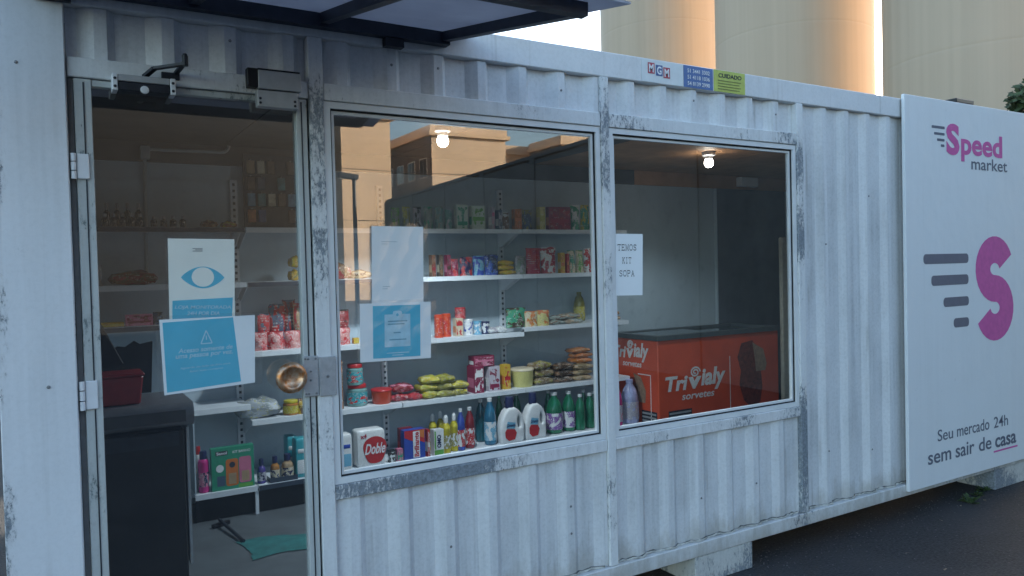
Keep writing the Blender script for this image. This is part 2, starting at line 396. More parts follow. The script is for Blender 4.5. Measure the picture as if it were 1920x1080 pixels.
# ------------------------------------------------------------------ yard wall running away from the shop front (seen mirrored in the panes)
def concrete(name, a, b_):
    m, n, b = new_mat(name); p = pos(n)
    s = noise(n, p, 2.2, 7, .65, (1, 1, .18)); g = noise(n, p, .7, 5)
    c = mix(n, ramp(n, s, .3, .75), a, b_); c = mix(n, math_(n, 'MULTIPLY', ramp(n, g, .45, .7), .5), c, tuple(k*.6 for k in a))
    n.links.new(c, b.inputs['Base Color']); b.inputs['Roughness'].default_value = .85; bump(n, b, noise(n, p, 30, 6), .4, .01); return m
M_conc = concrete('yard_wall_render', (.17, .165, .16), (.10, .10, .10))
t = thing('yard_wall', 'long dark grey concrete yard wall mirrored in the shop windows', 'wall', (8.2, -6, 0))
def wx(y): return 7.75 - .079*y
y = -.35; k = 0
while y > -20.3:
    y2 = max(y-2.5, -20.4)
    MB().prism([(wx(y), y), (wx(y)+.16, y), (wx(y2)+.16, y2+.012), (wx(y2), y2+.012)], 'z', 0, 3.94).build('wall_panel', M_conc, t)
    MB().prism([(wx(y2)-.035, y2+.09), (wx(y2)+.19, y2+.09), (wx(y2)+.19, y2-.09), (wx(y2)-.035, y2-.09)], 'z', 0, 3.97).build('pier', M_conc, t)
    MB().prism([(wx(y)-.04, y), (wx(y)+.2, y), (wx(y2)+.2, y2+.012), (wx(y2)-.04, y2+.012)], 'z', 3.972, 4.04).build('coping', M_conc, t)
    y = y2

# ------------------------------------------------------------------ apartment blocks opposite (only mirrored in the panes)
def render_mat(name, c):
    m, n, b = new_mat(name); p = pos(n)
    f = noise(n, p, .5, 6, .6, (1, 1, .35)); s = noise(n, p, 8, 4)
    col = mix(n, ramp(n, f, .3, .75), c, tuple(k*.86 for k in c)); col = mix(n, math_(n, 'MULTIPLY', ramp(n, s, .4, .7), .1), col, (.5, .4, .3))
    n.links.new(col, b.inputs['Base Color']); b.inputs['Roughness'].default_value = .8; return m
M_ochre = render_mat('ochre_render', (.72, .54, .38)); M_shade_side = render_mat('shade_side_render', (.15, .145, .145)); M_cornice = render_mat('cornice_render', (.72, .52, .34))  # side render is darkened to paint in the shade of the -x faces
M_pane = plain('far_window_pane', (.03, .04, .055), .15); M_wframe = plain('far_window_frame', (.78, .77, .74), .5)
def block(x0, x1, y0, y1, h, label, wins, side_wins):
    """y0 = face towards the shop; wins on that face, side_wins on the -x face: (pos, z, w, h)"""
    t = thing('apartment_block', label, 'building', ((x0+x1)/2, (y0+y1)/2, 0), 'ochre apartment blocks across the yard')
    B(x0, x1, y1, y0, 0, h).build('wall', M_ochre, t)
    B(x0-.03, x0-.002, y1, y0-.03, 0, h-.002).build('side_wall', M_shade_side, t)
    B(x0-.25, x1+.25, y1-.25, y0+.25, h+.003, h+.28).build('cornice', M_cornice, t)
    B(x0-.1, x1+.1, y1-.1, y0+.1, h+.285, h+.7).build('parapet', M_ochre, t)
    for (px, z, w, hh) in wins:
        f = B(px-w/2-.06, px+w/2+.06, y0-.05, y0+.05, z-.06, z+hh+.06).build('window', M_wframe, t)
        B(px-w/2, px-.03, y0-.02, y0+.056, z, z+hh).build('pane', M_pane, f); B(px+.03, px+w/2, y0-.02, y0+.056, z, z+hh).build('pane', M_pane, f)
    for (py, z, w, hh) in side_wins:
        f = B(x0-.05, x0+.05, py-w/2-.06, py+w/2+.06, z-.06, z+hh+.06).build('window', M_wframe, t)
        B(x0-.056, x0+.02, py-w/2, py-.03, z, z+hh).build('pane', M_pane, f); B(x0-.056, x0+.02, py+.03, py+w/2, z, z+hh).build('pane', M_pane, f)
M_shade_wall = plain('wall_in_shade', (.013, .0115, .011), .6, 0, .2, .5)  # near-black colour stands in for the shade on this facade
t = thing('warehouse', 'warehouse in painted-on shade mirrored in the door glass', 'building', (2.5, -34, 0))
B(-9, 11.2, -40, -30, 0, 10.6).build('wall', M_shade_wall, t); B(-9.2, 11.4, -40.2, -29.8, 10.603, 10.9).build('parapet', M_shade_wall, t)
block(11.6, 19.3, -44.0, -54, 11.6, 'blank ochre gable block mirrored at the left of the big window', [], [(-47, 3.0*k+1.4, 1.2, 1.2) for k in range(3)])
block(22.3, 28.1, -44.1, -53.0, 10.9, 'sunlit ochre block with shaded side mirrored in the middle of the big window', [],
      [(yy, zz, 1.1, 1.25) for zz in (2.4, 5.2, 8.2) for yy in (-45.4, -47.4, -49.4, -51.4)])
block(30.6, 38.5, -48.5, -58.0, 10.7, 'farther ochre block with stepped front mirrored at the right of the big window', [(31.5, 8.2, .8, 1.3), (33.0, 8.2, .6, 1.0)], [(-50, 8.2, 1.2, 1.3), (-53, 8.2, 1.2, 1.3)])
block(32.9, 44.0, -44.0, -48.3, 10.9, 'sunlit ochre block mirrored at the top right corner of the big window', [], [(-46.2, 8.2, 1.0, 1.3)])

# ------------------------------------------------------------------ lamp post and wires in the yard (mirrored)
t = thing('street_lamp', 'dark lamp post with box head mirrored in the big window', 'lamp post', (8.24, -20.2, 0))
MB().lathe([(.11, 0), (.11, .3), (.075, .32), (.06, 4.65), (0, 4.66)], (8.24, -20.2, 0), 12).build('pole', M_dark, t, smooth=True)
MB().bar((8.36, -20.2, 4.72), (7.72, -20.2, 4.78), .26, .16).build('lamp_head', M_dark, t, bevel=.02)
MB().box(7.75, 8.15, -20.29, -20.11, 4.66, 4.69).build('lens', plain('lamp_lens', (.5, .5, .48), .3), t)
for (za, zb, lab) in ((8.3, 7.9, 'upper thin overhead wire mirrored across the ochre blocks'), (5.5, 5.3, 'lower thin overhead wire mirrored across the ochre gable')):
    pts = [(-6+44*i/24, -36, za+(zb-za)*i/24 - .9*math.sin(math.pi*i/24)) for i in range(25)]
    tag(MB().tube(pts, .022, 5).build('overhead_wire', M_dark, origin=(-6, -36, 0)), lab, 'wire')

# ------------------------------------------------------------------ vegetation
M_bark = plain('bark', (.07, .055, .04), .9, 0, .4, 12)
def leaf_mat(name, c):
    m, n, b = new_mat(name)
    f = noise(n, pos(n), 3.0, 4); c2 = mix(n, ramp(n, f, .35, .7), tuple(k*.55 for k in c), tuple(k*1.25 for k in c))
    n.links.new(c2, b.inputs['Base Color']); b.inputs['Roughness'].default_value = .55; return m
M_leaf = leaf_mat('leaf_green', (.055, .085, .03)); M_leaf2 = leaf_mat('leaf_dull', (.07, .085, .04)); M_weed = leaf_mat('weed_green', (.06, .10, .03))
def crown(clumps, n, size, seed):
    r = random.Random(seed); m = MB()
    for _ in range(n):
        cx, cy, cz, rx, rz = r.choice(clumps)
        while True:
            a, b_, c = r.uniform(-1, 1), r.uniform(-1, 1), r.uniform(-1, 1)
            q = a*a+b_*b_+c*c
            if .25 < q < 1: break
        p = Vector((cx+a*rx, cy+b_*rx, cz+c*rz)); s = size*r.uniform(.6, 1.4)
        d = Vector((r.uniform(-1, 1), r.uniform(-1, 1), r.uniform(-.6, .6))).normalized(); e = d.orthogonal().normalized()*s*.45
        d *= s
        m.add([p-d*.5, p+e-d*.05, p+d*.5, p-e-d*.05], [(0, 1, 2, 3)])
    return m
def tree(name, label, x, y, h, spread, seed, n=5200, mat=M_leaf, size=.16, group=None):
    t = thing(name, label, 'tree', (x, y, 0), group); r = random.Random(seed)
    pts = [(x+r.uniform(-.1, .1)*k, y+r.uniform(-.1, .1)*k, h*.62*k/5) for k in range(6)]
    tr = MB().tube(pts, [.16-.02*k for k in range(6)], 9).build('trunk', M_bark, t, smooth=True)
    cl = []
    for k in range(12):
        a = r.uniform(0, 6.28); q = r.uniform(.2, .75)*spread; z = h*r.uniform(.5, .88)
        cl.append((x+q*math.cos(a), y+q*math.sin(a), z, spread*r.uniform(.34, .5), spread*r.uniform(.28, .42)))
        MB().tube([pts[3], ((pts[3][0]+cl[-1][0])/2, (pts[3][1]+cl[-1][1])/2, (pts[3][2]+z)/2+.1), cl[-1][:3]], [.07, .05, .02], 6).build('limb', M_bark, tr, smooth=True)
    crown(cl, n, size, seed).build('crown', mat, t)
tree('tree', 'round green tree top showing above the sign board at the right edge', 20.4, 5.25, 6.45, 1.6, 11, n=11000, size=.14)

def shrub(label, x, y, h, spread, seed, mat, n=1500, size=.07, z0=0.0):
    t = thing('shrub', label, 'shrub', (x, y, z0)); r = random.Random(seed); cl = []
    st = MB()
    for k in range(6):
        a = r.uniform(0, 6.28); q = r.uniform(0, .6)*spread; z = h*r.uniform(.3, .8)
        cl.append((x+q*math.cos(a), y+q*math.sin(a), z0+z, spread*.45, h*.28)); st.tube([(x, y, z0), (x+q*.4*math.cos(a), y+q*.4*math.sin(a), z0+z*.5), cl[-1][:3]], [.012, .009, .004], 5)
    st.build('stem', M_bark, t); crown(cl, n, size, seed).build('foliage', mat, t)
shrub('dull green shrub beyond the left end of the shop', -.95, 3.6, .95, .55, 5, M_leaf2)
shrub('low brownish shrub behind the left corner post', -.75, 5.2, 1.35, .7, 6, leaf_mat('leaf_brown', (.12, .085, .05)))
def weed(label, x, y, s, seed):
    r = random.Random(seed); m = MB()
    for k in range(26):
        a = r.uniform(0, 6.28); L = s*r.uniform(.5, 1.1); w = s*.16; tilt = r.uniform(.25, 1.1)
        d = Vector((math.cos(a)*math.cos(tilt), math.sin(a)*math.cos(tilt), math.sin(tilt))); e = Vector((-math.sin(a), math.cos(a), 0))*w
        b_ = Vector((x+r.uniform(-.5, .5)*s, y+r.uniform(-.25, .25)*s, 0)); mid = b_+d*L*.6; tip = b_+d*L - Vector((0, 0, L*.18))
        m.add([b_, mid+e, tip, mid-e], [(0, 1, 2, 3)])
    tag(m.build('weed', M_weed, origin=(x, y, 0)), label, 'weed', 'weeds sprouting under the sign board')
for i, (x, y, s, lab) in enumerate(((5.36, -.07, .075, 'green weed tuft under the sign board, leftmost and largest'), (5.55, -.02, .05, 'small weed tuft between the two larger ones under the sign board'),
                                    (5.70, .02, .06, 'weed tuft beside the support block under the sign board'))): weed(lab, x, y, s, 20+i)

# ================================================================== THE SHOP CONTAINER
X0, X1, YB = -.22, 7.40, 2.44
shop = thing('shop_container', 'white corrugated steel container converted into a small shop', 'container', (0, 0, .15))
B(X0, X1, -.012, .06, 2.618, 2.74).build('top_rail', M_rail, shop, bevel=.004)
B(X0, X1, -.022, .09, .150, .224).build('bottom_rail', M_bottom, shop, bevel=.004)
pts = []
B(X0, -.003, -.034, -.004, .16, 2.66).build('left_panel', M_panel, shop, bevel=.003)
B(X0+.01, .0, -.002, .12, .226, 2.616).build('corner_post', M_post, shop, bevel=.003)
HX = ((.002, .812), (.874, 2.236), (2.289, 3.662))
for a, b in HX: B(a, b, -.014, .045, 2.376, 2.442).build('header_rail', M_header, shop, bevel=.003)
for (a, b), mt in zip(HX[1:], (M_sill_a, M_sill)): B(a, b, -.014, .045, .795, .853).build('sill_rail', mt, shop, bevel=.003)
for a, b, mt in ((.814, .872, M_post_a), (2.238, 2.287, M_post_b), (3.664, 3.718, M_post_c)):
    B(a, b, -.017, .05, .226, 2.616).build('post', mt, shop, bevel=.003)
def ribs(x0, x1, D=.030):
    """outline of the corrugated sheet between x0 and x1 as (x, y)"""
    P = .2125; k = math.floor((x0-2.463)/P) - 1; pts = []
    while True:
        e = 2.463 + P*k; k += 1
        for dx, y in ((-.040, 0), (0, 0), (.026, D), (.122, D)): pts.append((e+dx, y))
        if e > x1 + P: break
    def at(x):
        for (xa, ya), (xb, yb) in zip(pts, pts[1:]):
            if xa <= x <= xb: return ya + (yb-ya)*(x-xa)/(xb-xa)
        return 0
    return [(x0, at(x0))] + [q for q in pts if x0+.001 < q[0] < x1-.001] + [(x1, at(x1))]
def sheet(x0, x1, z0, z1, name='corrugated_sheet', D=.030):
    o = ribs(x0, x1, D); m = MB(); n = len(o); T = .003
    vs = [(x, y, z) for z in (z0, z1) for x, y in o] + [(x, y+T, z) for z in (z0, z1) for x, y in o]
    fs = []
    for i in range(n-1):
        fs += [(i, i+1, n+i+1, n+i), (2*n+i+1, 2*n+i, 3*n+i, 3*n+i+1), (i, 2*n+i, 2*n+i+1, i+1), (n+i, n+i+1, 3*n+i+1, 3*n+i)]
    m.add(vs, fs); return m.build(name, M_sheet, shop)
sheet(.002, .812, 2.444, 2.616); sheet(.874, 2.236, 2.444, 2.616); sheet(2.289, 3.662, 2.444, 2.616)
sheet(.874, 2.236, .226, .793, D=.015); sheet(2.289, 3.662, .226, .793, D=.015); sheet(3.720, X1-.06, .226, 2.616, D=.021)
B(X1-.058, X1, -.002, .12, .226, 2.616).build('corner_post', M_post, shop)
# sealant smeared along the foot of the sheets
rs = random.Random(9); M_seal = plain('dirty_sealant', (.13, .13, .12), .8, 0, .5, 40); M_sealw = plain('pale_sealant', (.45, .44, .40), .8, 0, .4, 30)
for a, b in ((.876, 2.234), (2.291, 3.660), (3.722, 6.9)):
    o = ribs(a, b, .021 if a > 3.7 else .015); pp = []
    for (xa, ya), (xb, yb) in zip(o, o[1:]):
        st = max(1, int((xb-xa)/.02))
        for i in range(st):
            u = i/st; pp.append((xa+(xb-xa)*u, ya+(yb-ya)*u-.003+rs.uniform(-.002, .001), .2275+rs.uniform(-.003, .006)))
    MB().tube(pp, [.005+rs.random()*.004 for _ in pp], 5).build('sealant_bead', M_sealw, shop)
    MB().tube([(x, y_-.002, z+.006) for x, y_, z in pp], [.0012+rs.random()*.003 for _ in pp], 4).build('dirt_line', M_seal, shop)
# screws along the ribs
for (x, z) in ((-.14, 2.40), (-.085, 1.345), (.50, 2.565), (1.19, 2.55), (1.40, 2.56), (2.02, 2.53), (2.88, 2.56), (3.50, 2.54), (1.39, .50), (1.42, .34), (2.02, .43), (2.0, .56), (2.85, .45), (3.28, .46), (3.9, .55), (4.3, .50), (4.31, 2.1), (3.88, 1.8)):
    oy = -.034 if x < 0 else [q for q in (dict(ribs(x-.11, x+.11)).values())][0]
    yy = -.034 if x < 0 else 0.0
    if x > 0:   # snap to the nearest rib crest
        k = round((x - 2.463 + .02)/.2125); x = 2.463 + .2125*k - .02
    MB().lathe([(.006, 0), (.005, -.003), (0, -.004)], (x, yy, z), 8, 'y').build('screw', M_screw, shop)
# shell: roof, back, ends, floor, inner lining
B(X0, X1, .062, YB, 2.70, 2.735).build('roof', M_rail, shop)
B(X0, X1, YB-.05, YB, .226, 2.698).build('back_wall', M_sheet, shop)
B(X0, X0+.03, .122, YB-.052, .226, 2.698).build('end_wall', M_sheet, shop); B(X1-.03, X1, .122, YB-.052, .226, 2.698).build('end_wall', M_sheet, shop)
B(X0+.032, X1-.032, .092, YB-.052, .155, .222).build('floor', M_floor, shop)
B(X0+.032, X1-.032, YB-.08, YB-.053,   .224, 2.428).build('wall_lining', M_lining, shop)
B(X0+.032, 4.45, YB-.085, YB-.053, 2.430, 2.558).build('wall_frieze', M_ceil, shop); B(4.452, X1-.032, YB-.085, YB-.053, 2.430, 2.558).build('wall_frieze', M_ply, shop)
xs = [X0+.034, .95, 2.17, 3.39, 4.75, 5.97, X1-.034]
for i, (a, b) in enumerate(zip(xs, xs[1:])):
    B(a, b-.006, .064, YB-.054, 2.560, 2.572).build('ceiling_panel', M_ply if a > 3.3 else M_ceil, shop)
B(X1-.07, X1-.034, .122, YB-.09, .224, 2.556).build('wall_lining', M_lining, shop)
B(X0+.034, X0+.06, .122, YB-.09, .224, 2.556).build('wall_lining', M_lining, shop)
for a, b in ((.874, 2.236), (2.289, 3.662)): B(a, b, .052, .062, .226, .85).build('wall_lining', M_lining, shop)
B(3.72, X1-.08, .052, .062, .226, 2.556).build('wall_lining', M_lining, shop)

# windows
def ring(x0, x1, y0, y1, z0, z1, w):
    return MB().box(x0, x0+w, y0, y1, z0, z1).box(x1-w, x1, y0, y1, z0, z1).box(x0+w, x1-w, y0, y1, z0, z0+w).box(x0+w, x1-w, y0, y1, z1-w, z1)
for a, b in ((.874, 2.236), (2.289, 3.662)):
    wf = ring(a, b, -.006, .034, .855, 2.374, .026).build('window', M_alu, shop)
    ring(a+.0265, b-.0265, .004, .030, .8815, 2.3475, .006).build('gasket', M_rubber, wf)
    ring(a+.033, b-.033, .010, .028, .888, 2.341, .012).build('bead', M_alu, wf)
    B(a+.034, b-.034, .0165, .0215, .889, 2.340).build('pane', M_glass, wf)

# door
door = B(.070, .764, .0165, .0215, .19, 2.352).build('door', M_glass, shop)
for nm, bx in (('left_stile', (.020, .072, -.010, .030, .18, 2.372)), ('right_stile', (.764, .806, -.010, .030, .18, 2.372)),
               ('bottom_rail', (.073, .763, -.008, .030, .18, .27)), ('top_rail', (.073, .763, -.004, .030, 2.350, 2.372))):
    B(*bx).build(nm, M_stile, door, bevel=.002)
B(.046, .050, -.013, -.009, .2, 2.36).build('stile_groove', M_dark, door); B(.782, .786, -.013, -.009, .2, 2.36).build('stile_groove', M_dark, door)
B(.002, .018, .004, .05, .226, 2.374).build('door_jamb', plain('jamb_grey', (.16, .165, .17), .6), shop); B(.8075, .8125, .0, .05, .226, 2.374).build('door_jamb', M_rubber, shop)
for z0, z1 in ((2.033, 2.118), (1.255, 1.352)):
    h = B(.021, .058, -.020, -.011, z0, z1).build('hinge', M_hinge, door, bevel=.003)
    for u0, u1 in ((0, .3), (.34, .66), (.7, 1)):
        MB().lathe([(.0085, z0+(z1-z0)*u0), (.0085, z0+(z1-z0)*u1)], (.011, -.021, 0), 10).build('knuckle', M_hinge, h, smooth=True)
# lock plate and knob
lp = B(.757, .817, -.024, -.013, 1.220, 1.377).build('lock_plate', M_plate, door, bevel=.002)
for x, z in ((.766, 1.368), (.777, 1.366), (.806, 1.366), (.766, 1.232), (.777, 1.231), (.806, 1.231), (.786, 1.318), (.785, 1.284)):
    MB().lathe([(.0045, 0), (.004, -.003), (0, -.004)], (x, -.024, z), 8, 'y').build('screw', M_screw, lp)
kp = B(.820, .886, -.026, -.018, 1.216, 1.370).build('strike_plate', M_plate, shop, bevel=.002)
MB().lathe([(.006, 0), (.006, -.003), (0, -.004)], (.852, -.026, 1.293), 8, 'y').build('screw', M_screw, kp)
def brass():
    m, n, b = new_mat('worn_brass'); f = noise(n, pos(n), 45, 5, .6)
    c = mix(n, ramp(n, f, .38, .66), (.50, .19, .06), (.66, .50, .36)); n.links.new(c, b.inputs['Base Color'])
    b.inputs['Metallic'].default_value = .75; b.inputs['Roughness'].default_value = .33; return m
M_brass = brass()
MB().lathe([(.022, -.012), (.022, -.028), (.040, -.034), (.056, -.044), (.060, -.052), (.058, -.060), (.050, -.068), (.041, -.070), (.036, -.066), (.030, -.060), (.015, -.057), (0, -.056)], (.704, 0, 1.304), 32, 'y').build('knob', M_brass, door, smooth='all')
# door closer
cl = MB().box(.150, .312, -.062, -.0, 2.334, 2.364).box(.150, .312, -.050, .0, 2.3645, 2.386).build('door_closer', M_dark, door, bevel=.003)
B(.150, .312, -.064, -.051, 2.3655, 2.3875).build('closer_cover', M_boxgrey, cl, bevel=.002)
for x0, x1 in ((.132, .149), (.313, .330)):
    e = B(x0, x1, -.066, 0, 2.332, 2.3885).build('end_cap', M_hinge, cl, bevel=.002)
    for z in (2.345, 2.372): MB().lathe([(.005, 0), (.005, -.0015), (0, -.002)], ((x0+x1)/2, -.066, z), 8, 'y').build('screw', M_dark, e)
MB().lathe([(.014, 0), (.013, -.005), (.006, -.007), (0, -.005)], (.231, -.062, 2.341), 14, 'y').build('valve_cap', M_hinge, cl, smooth=True)
MB().bar((.235, -.03, 2.394), (.262, -.075, 2.415), .018, .010).bar((.262, -.075, 2.415), (.352, -.14, 2.425), .02, .009).build('closer_arm', M_dark, cl)
MB().bar((.352, -.14, 2.432), (.338, -.02, 2.418), .016, .008).build('closer_link', M_dark, cl)
MB().lathe([(.010, 2.418), (.010, 2.452), (.006, 2.460), (0, 2.461)], (.352, -.14, 0), 10).build('pivot_bolt', M_dark, cl)
MB().box(.290, .350, -.024, -.0145, 2.395, 2.420).build('arm_shoe', M_dark, cl, bevel=.002)
# magnetic lock above the door
ml = B(.616, .774, -.056, -.0145, 2.388, 2.456).build('magnetic_lock', M_boxgrey, door, bevel=.002)
B(.578, .6155, -.050, -.0145, 2.392, 2.462).build('lock_housing', M_black, ml, bevel=.002)
B(.616, .772, -.049, -.012, 2.458, 2.464).build('lock_top', M_black, ml)
ap = B(.612, .762, -.050, -.012, 2.322, 2.384).build('armature_plate', M_boxgrey, door, bevel=.002)
for x, z in ((.622, 2.352), (.622, 2.336), (.750, 2.350), (.750, 2.334)): MB().lathe([(.005, 0), (.005, -.0015), (0, -.002)], (x, -.050, z), 8, 'y').build('screw', M_dark, ap)
# support blocks
def support(label, x0, x1):
    t = thing('support_block', label, 'block', ((x0+x1)/2, .12, 0), 'blocks carrying the container')
    B(x0, x1, -.016, .26, .0, .147).build('beam', M_block, t, bevel=.004)
support('peeling white support block under the second window', 2.80, 3.235)
support('weathered support block under the sign board', 5.78, 6.35); support('support block under the door sill', .2, .62)

# ------------------------------------------------------------------ canopy over the door
CX0, CX1 = -.12, 1.392
cn = thing('door_canopy', 'dark steel framed canopy roof over the shop door', 'canopy', (.6, 0, 2.6))
def cz(y): return 2.672 + .178*y          # the roof falls towards the yard
B(CX0, CX1+.02, -.058, -.0145, 2.648, 2.700).build('wall_beam', M_navy, cn)
F = -1.0
for x, nm in ((CX1, 'side_beam'), (CX0, 'side_beam'), (.871, 'rafter'), (.40, 'rafter')):
    MB().bar((x, -.0585, cz(-.058)+.018), (x, F+.021, cz(F)+.018), .035, .038).build(nm, M_navy, cn)
MB().bar((CX0-.022, F, cz(F)+.016), (CX1+.022, F, cz(F)+.016), .035, .044).build('front_beam', M_navy, cn)
def polycarb():
    m, n, b = new_mat('canopy_sheet'); n.nodes.remove(b)
    d = N(n, 'ShaderNodeBsdfDiffuse'); tr = N(n, 'ShaderNodeBsdfTranslucent')
    f = noise(n, pos(n), 2.5, 5, .6); c = mix(n, ramp(n, f, .3, .75), (.62, .62, .66), (.45, .45, .50))
    n.links.new(c, d.inputs[0]); n.links.new(c, tr.inputs[0])
    ms = N(n, 'ShaderNodeMixShader'); ms.inputs[0].default_value = .5
    n.links.new(d.outputs[0], ms.inputs[1]); n.links.new(tr.outputs[0], ms.inputs[2]); n.links.new(ms.outputs[0], n.nodes['Material Output'].inputs[0]); return m
M_poly = polycarb()
for a, b in ((CX0-.06, .398), (.402, .869), (.873, 1.52)):
    m = MB()
    for dy0, dy1 in ((-.02, F-.10),):
        m.add([(a, dy0, cz(dy0)+.040), (b, dy0, cz(dy0)+.040), (b, dy1, cz(dy1)+.040), (a, dy1, cz(dy1)+.040), (a, dy0, cz(dy0)+.048), (b, dy0, cz(dy0)+.048), (b, dy1, cz(dy1)+.048), (a, dy1, cz(dy1)+.048)],
              [(0, 1, 2, 3), (7, 6, 5, 4), (0, 4, 5, 1), (1, 5, 6, 2), (2, 6, 7, 3), (3, 7, 4, 0)])
    m.build('roof_panel', M_poly, cn)
B(1.125, 1.205, -.050, -.0135, 2.612, 2.647).build('bracket', M_dark, cn); B(-.09, .02, -.062, -.036, 2.61, 2.647).build('bracket', M_dark, cn)
t = thing('roof_vent', 'small black vent box on the shop roof above the sign', 'vent', (6.85, .9, 2.74))
B(6.80, 7.02, .8, 1.05, 2.737, 3.06).build('vent_body', M_black, t, bevel=.01); B(6.77, 7.05, .77, 1.08, 3.062, 3.10).build('vent_lid', M_black, t, bevel=.006)

# ------------------------------------------------------------------ sign board on the right of the front
sb = thing('sign_board', 'large white sign board with pink and grey shop lettering', 'sign', (4.67, -.04, .18))
B(4.672, 7.30, -.046, -.024, .182, 2.762).build('board', M_board, sb, bevel=.003)
B(4.684, 7.29, -.0235, -.0225, .19, 2.75).build('backing', M_rubber, sb)
SM = plane_map((0, -.046, 0), (1, 0, 0), (0, 0, 1), (0, -1, 0))
put_text('S', SM, 5.145, 5.305, 2.398, 2.612, M_pink, sb, bold=.045)
put_text('peed', SM, 5.325, 5.862, 2.362, 2.566, M_pink, sb, bold=.028)
put_text('market', SM, 5.452, 5.928, 2.312, 2.396, M_slate, sb, bold=.008)
for a, b, z, h in ((4.975, 5.128, 2.575, .018), (5.002, 5.126, 2.532, .017), (5.036, 5.124, 2.492, .017), (5.080, 5.122, 2.455, .017)):
    put_poly(rrect(a, b, z-h/2, z+h/2, .006, .006), SM, M_slate, sb, 'speed_bar')
# the big S drawn as one fat ribbon
def fat_s(cx, z0, z1, w, th):
    H = z1-z0; rr = (H-th)/4; pts = []
    for i in range(21):
        a = R(22 + (270-22)*i/20); pts.append((cx+(w-th)/2*1.02*math.cos(a), z1-th/2-rr+rr*math.sin(a)))
    for i in range(1, 21):
        a = R(90 - (90+158)*i/20); pts.append((cx+(w-th)/2*1.02*math.cos(a), z0+th/2+rr+rr*math.sin(a)))
    L, Rr = [], []
    for i, p in enumerate(pts):
        q0 = pts[max(0, i-1)]; q1 = pts[min(len(pts)-1, i+1)]; d = Vector((q1[0]-q0[0], q1[1]-q0[1])).normalized(); n_ = Vector((-d.y, d.x))*th/2
        L.append((p[0]+n_.x, p[1]+n_.y)); Rr.append((p[0]-n_.x, p[1]-n_.y))
    m = MB(); k = len(pts); vs = [SM(*q, l) for l in (.0008, .0014) for q in L+Rr]; fs = []
    for i in range(k-1):
        fs += [(2*k+i, 2*k+i+1, 3*k+i+1, 3*k+i), (i, k+i, k+i+1, i+1), (i, i+1, 2*k+i+1, 2*k+i), (k+i+1, k+i, 3*k+i, 3*k+i+1)]
    fs += [(0, 2*k, 3*k, k), (k-1, 2*k-1, 4*k-1, 3*k-1)]
    m.add(vs, fs); return m.build('emblem', M_pink, sb)
fat_s(5.745, 1.098, 1.848, .50, .192)
for a, b, z0, z1 in ((4.862, 5.402, 1.662, 1.728), (4.950, 5.400, 1.516, 1.584), (5.090, 5.402, 1.368, 1.432), (5.210, 5.400, 1.222, 1.286)):
    put_poly(rrect(a, b, z0, z1, .026, .026), SM, M_grey, sb, 'speed_bar')
put_text('Seu', SM, 5.002, 5.185, .468, .546, M_slate, sb, bold=.004); put_text('mercado', SM, 5.235, 5.650, .468, .550, M_slate, sb, bold=.004); put_text('24h', SM, 5.712, 5.905, .468, .548, M_slate, sb, bold=.004)
put_text('sem', SM, 4.887, 5.160, .326, .392, M_slate, sb, bold=.010); put_text('sair', SM, 5.215, 5.450, .326, .418, M_slate, sb, bold=.010); put_text('de', SM, 5.510, 5.675, .326, .422, M_slate, sb, bold=.010)
put_text('casa', SM, 5.726, 6.018, .322, .396, M_slate, sb, bold=.020)
put_poly(rect(5.706, 6.038, .291, .303), SM, M_pink, sb, 'underline')

# ------------------------------------------------------------------ stickers on the top rail
def sticker(name, label, cat, x0, x1, z0, z1, mat):
    t = thing(name, label, cat, ((x0+x1)/2, -.013, z0))
    B(x0, x1, -.0145, -.0124, z0, z1).build('plate', mat, t)
    return t, plane_map((x0, -.0145, z0), (x1-x0, 0, 0), (0, 0, z1-z0), (0, -1, 0))
st, mp = sticker('name_plate', 'white plate with red and blue letters MGM on the top rail', 'sign', 2.503, 2.783, 2.622, 2.736, plain('plate_white', (.66, .70, .71), .4, 0, .05))
M_mred = plain('logo_red', (.40, .05, .08), .5); M_mblue = plain('logo_blue', (.06, .11, .28), .5); M_lw = plain('letter_white', (.75, .76, .78), .5)
for ch, u, mt, dz in (('M', .14, M_mred, .08), ('G', .33, M_mblue, .02), ('M', .51, M_mred, -.04)):
    q = put_poly([(u, .30+dz), (u+.16, .30+dz), (u+.16, .78+dz), (u, .78+dz)], mp, mt, st, 'logo_tile')
    put_text(ch, mp, u+.025, u+.135, .36+dz, .72+dz, M_lw, q, bold=.03)
st, mp = sticker('phone_sticker', 'blue sticker with three white phone numbers on the top rail', 'sticker', 2.787, 2.997, 2.622, 2.735, plain('sticker_blue', (.075, .15, .36), .45))
for i, tx in enumerate(('51 3441 3302', '51 4118 1036', '54 8139 2990')): put_text(tx, mp, .12, .88, .68-.29*i, .86-.29*i, M_lw, st, bold=.01)
st, mp = sticker('warning_sticker', 'yellow green warning sticker with black heading CUIDADO', 'sticker', 3.005, 3.242, 2.622, 2.737, plain('sticker_lime', (.47, .53, .10), .45))
put_text('CUIDADO', mp, .14, .88, .66, .86, M_ink, st, bold=.02)
strokes([(.12, .52-.13*i, .86-.05*(i % 2), .52-.13*i) for i in range(4)], mp, plain('ink_olive', (.17, .19, .05), .6), st, 'small_print', .035, .48)

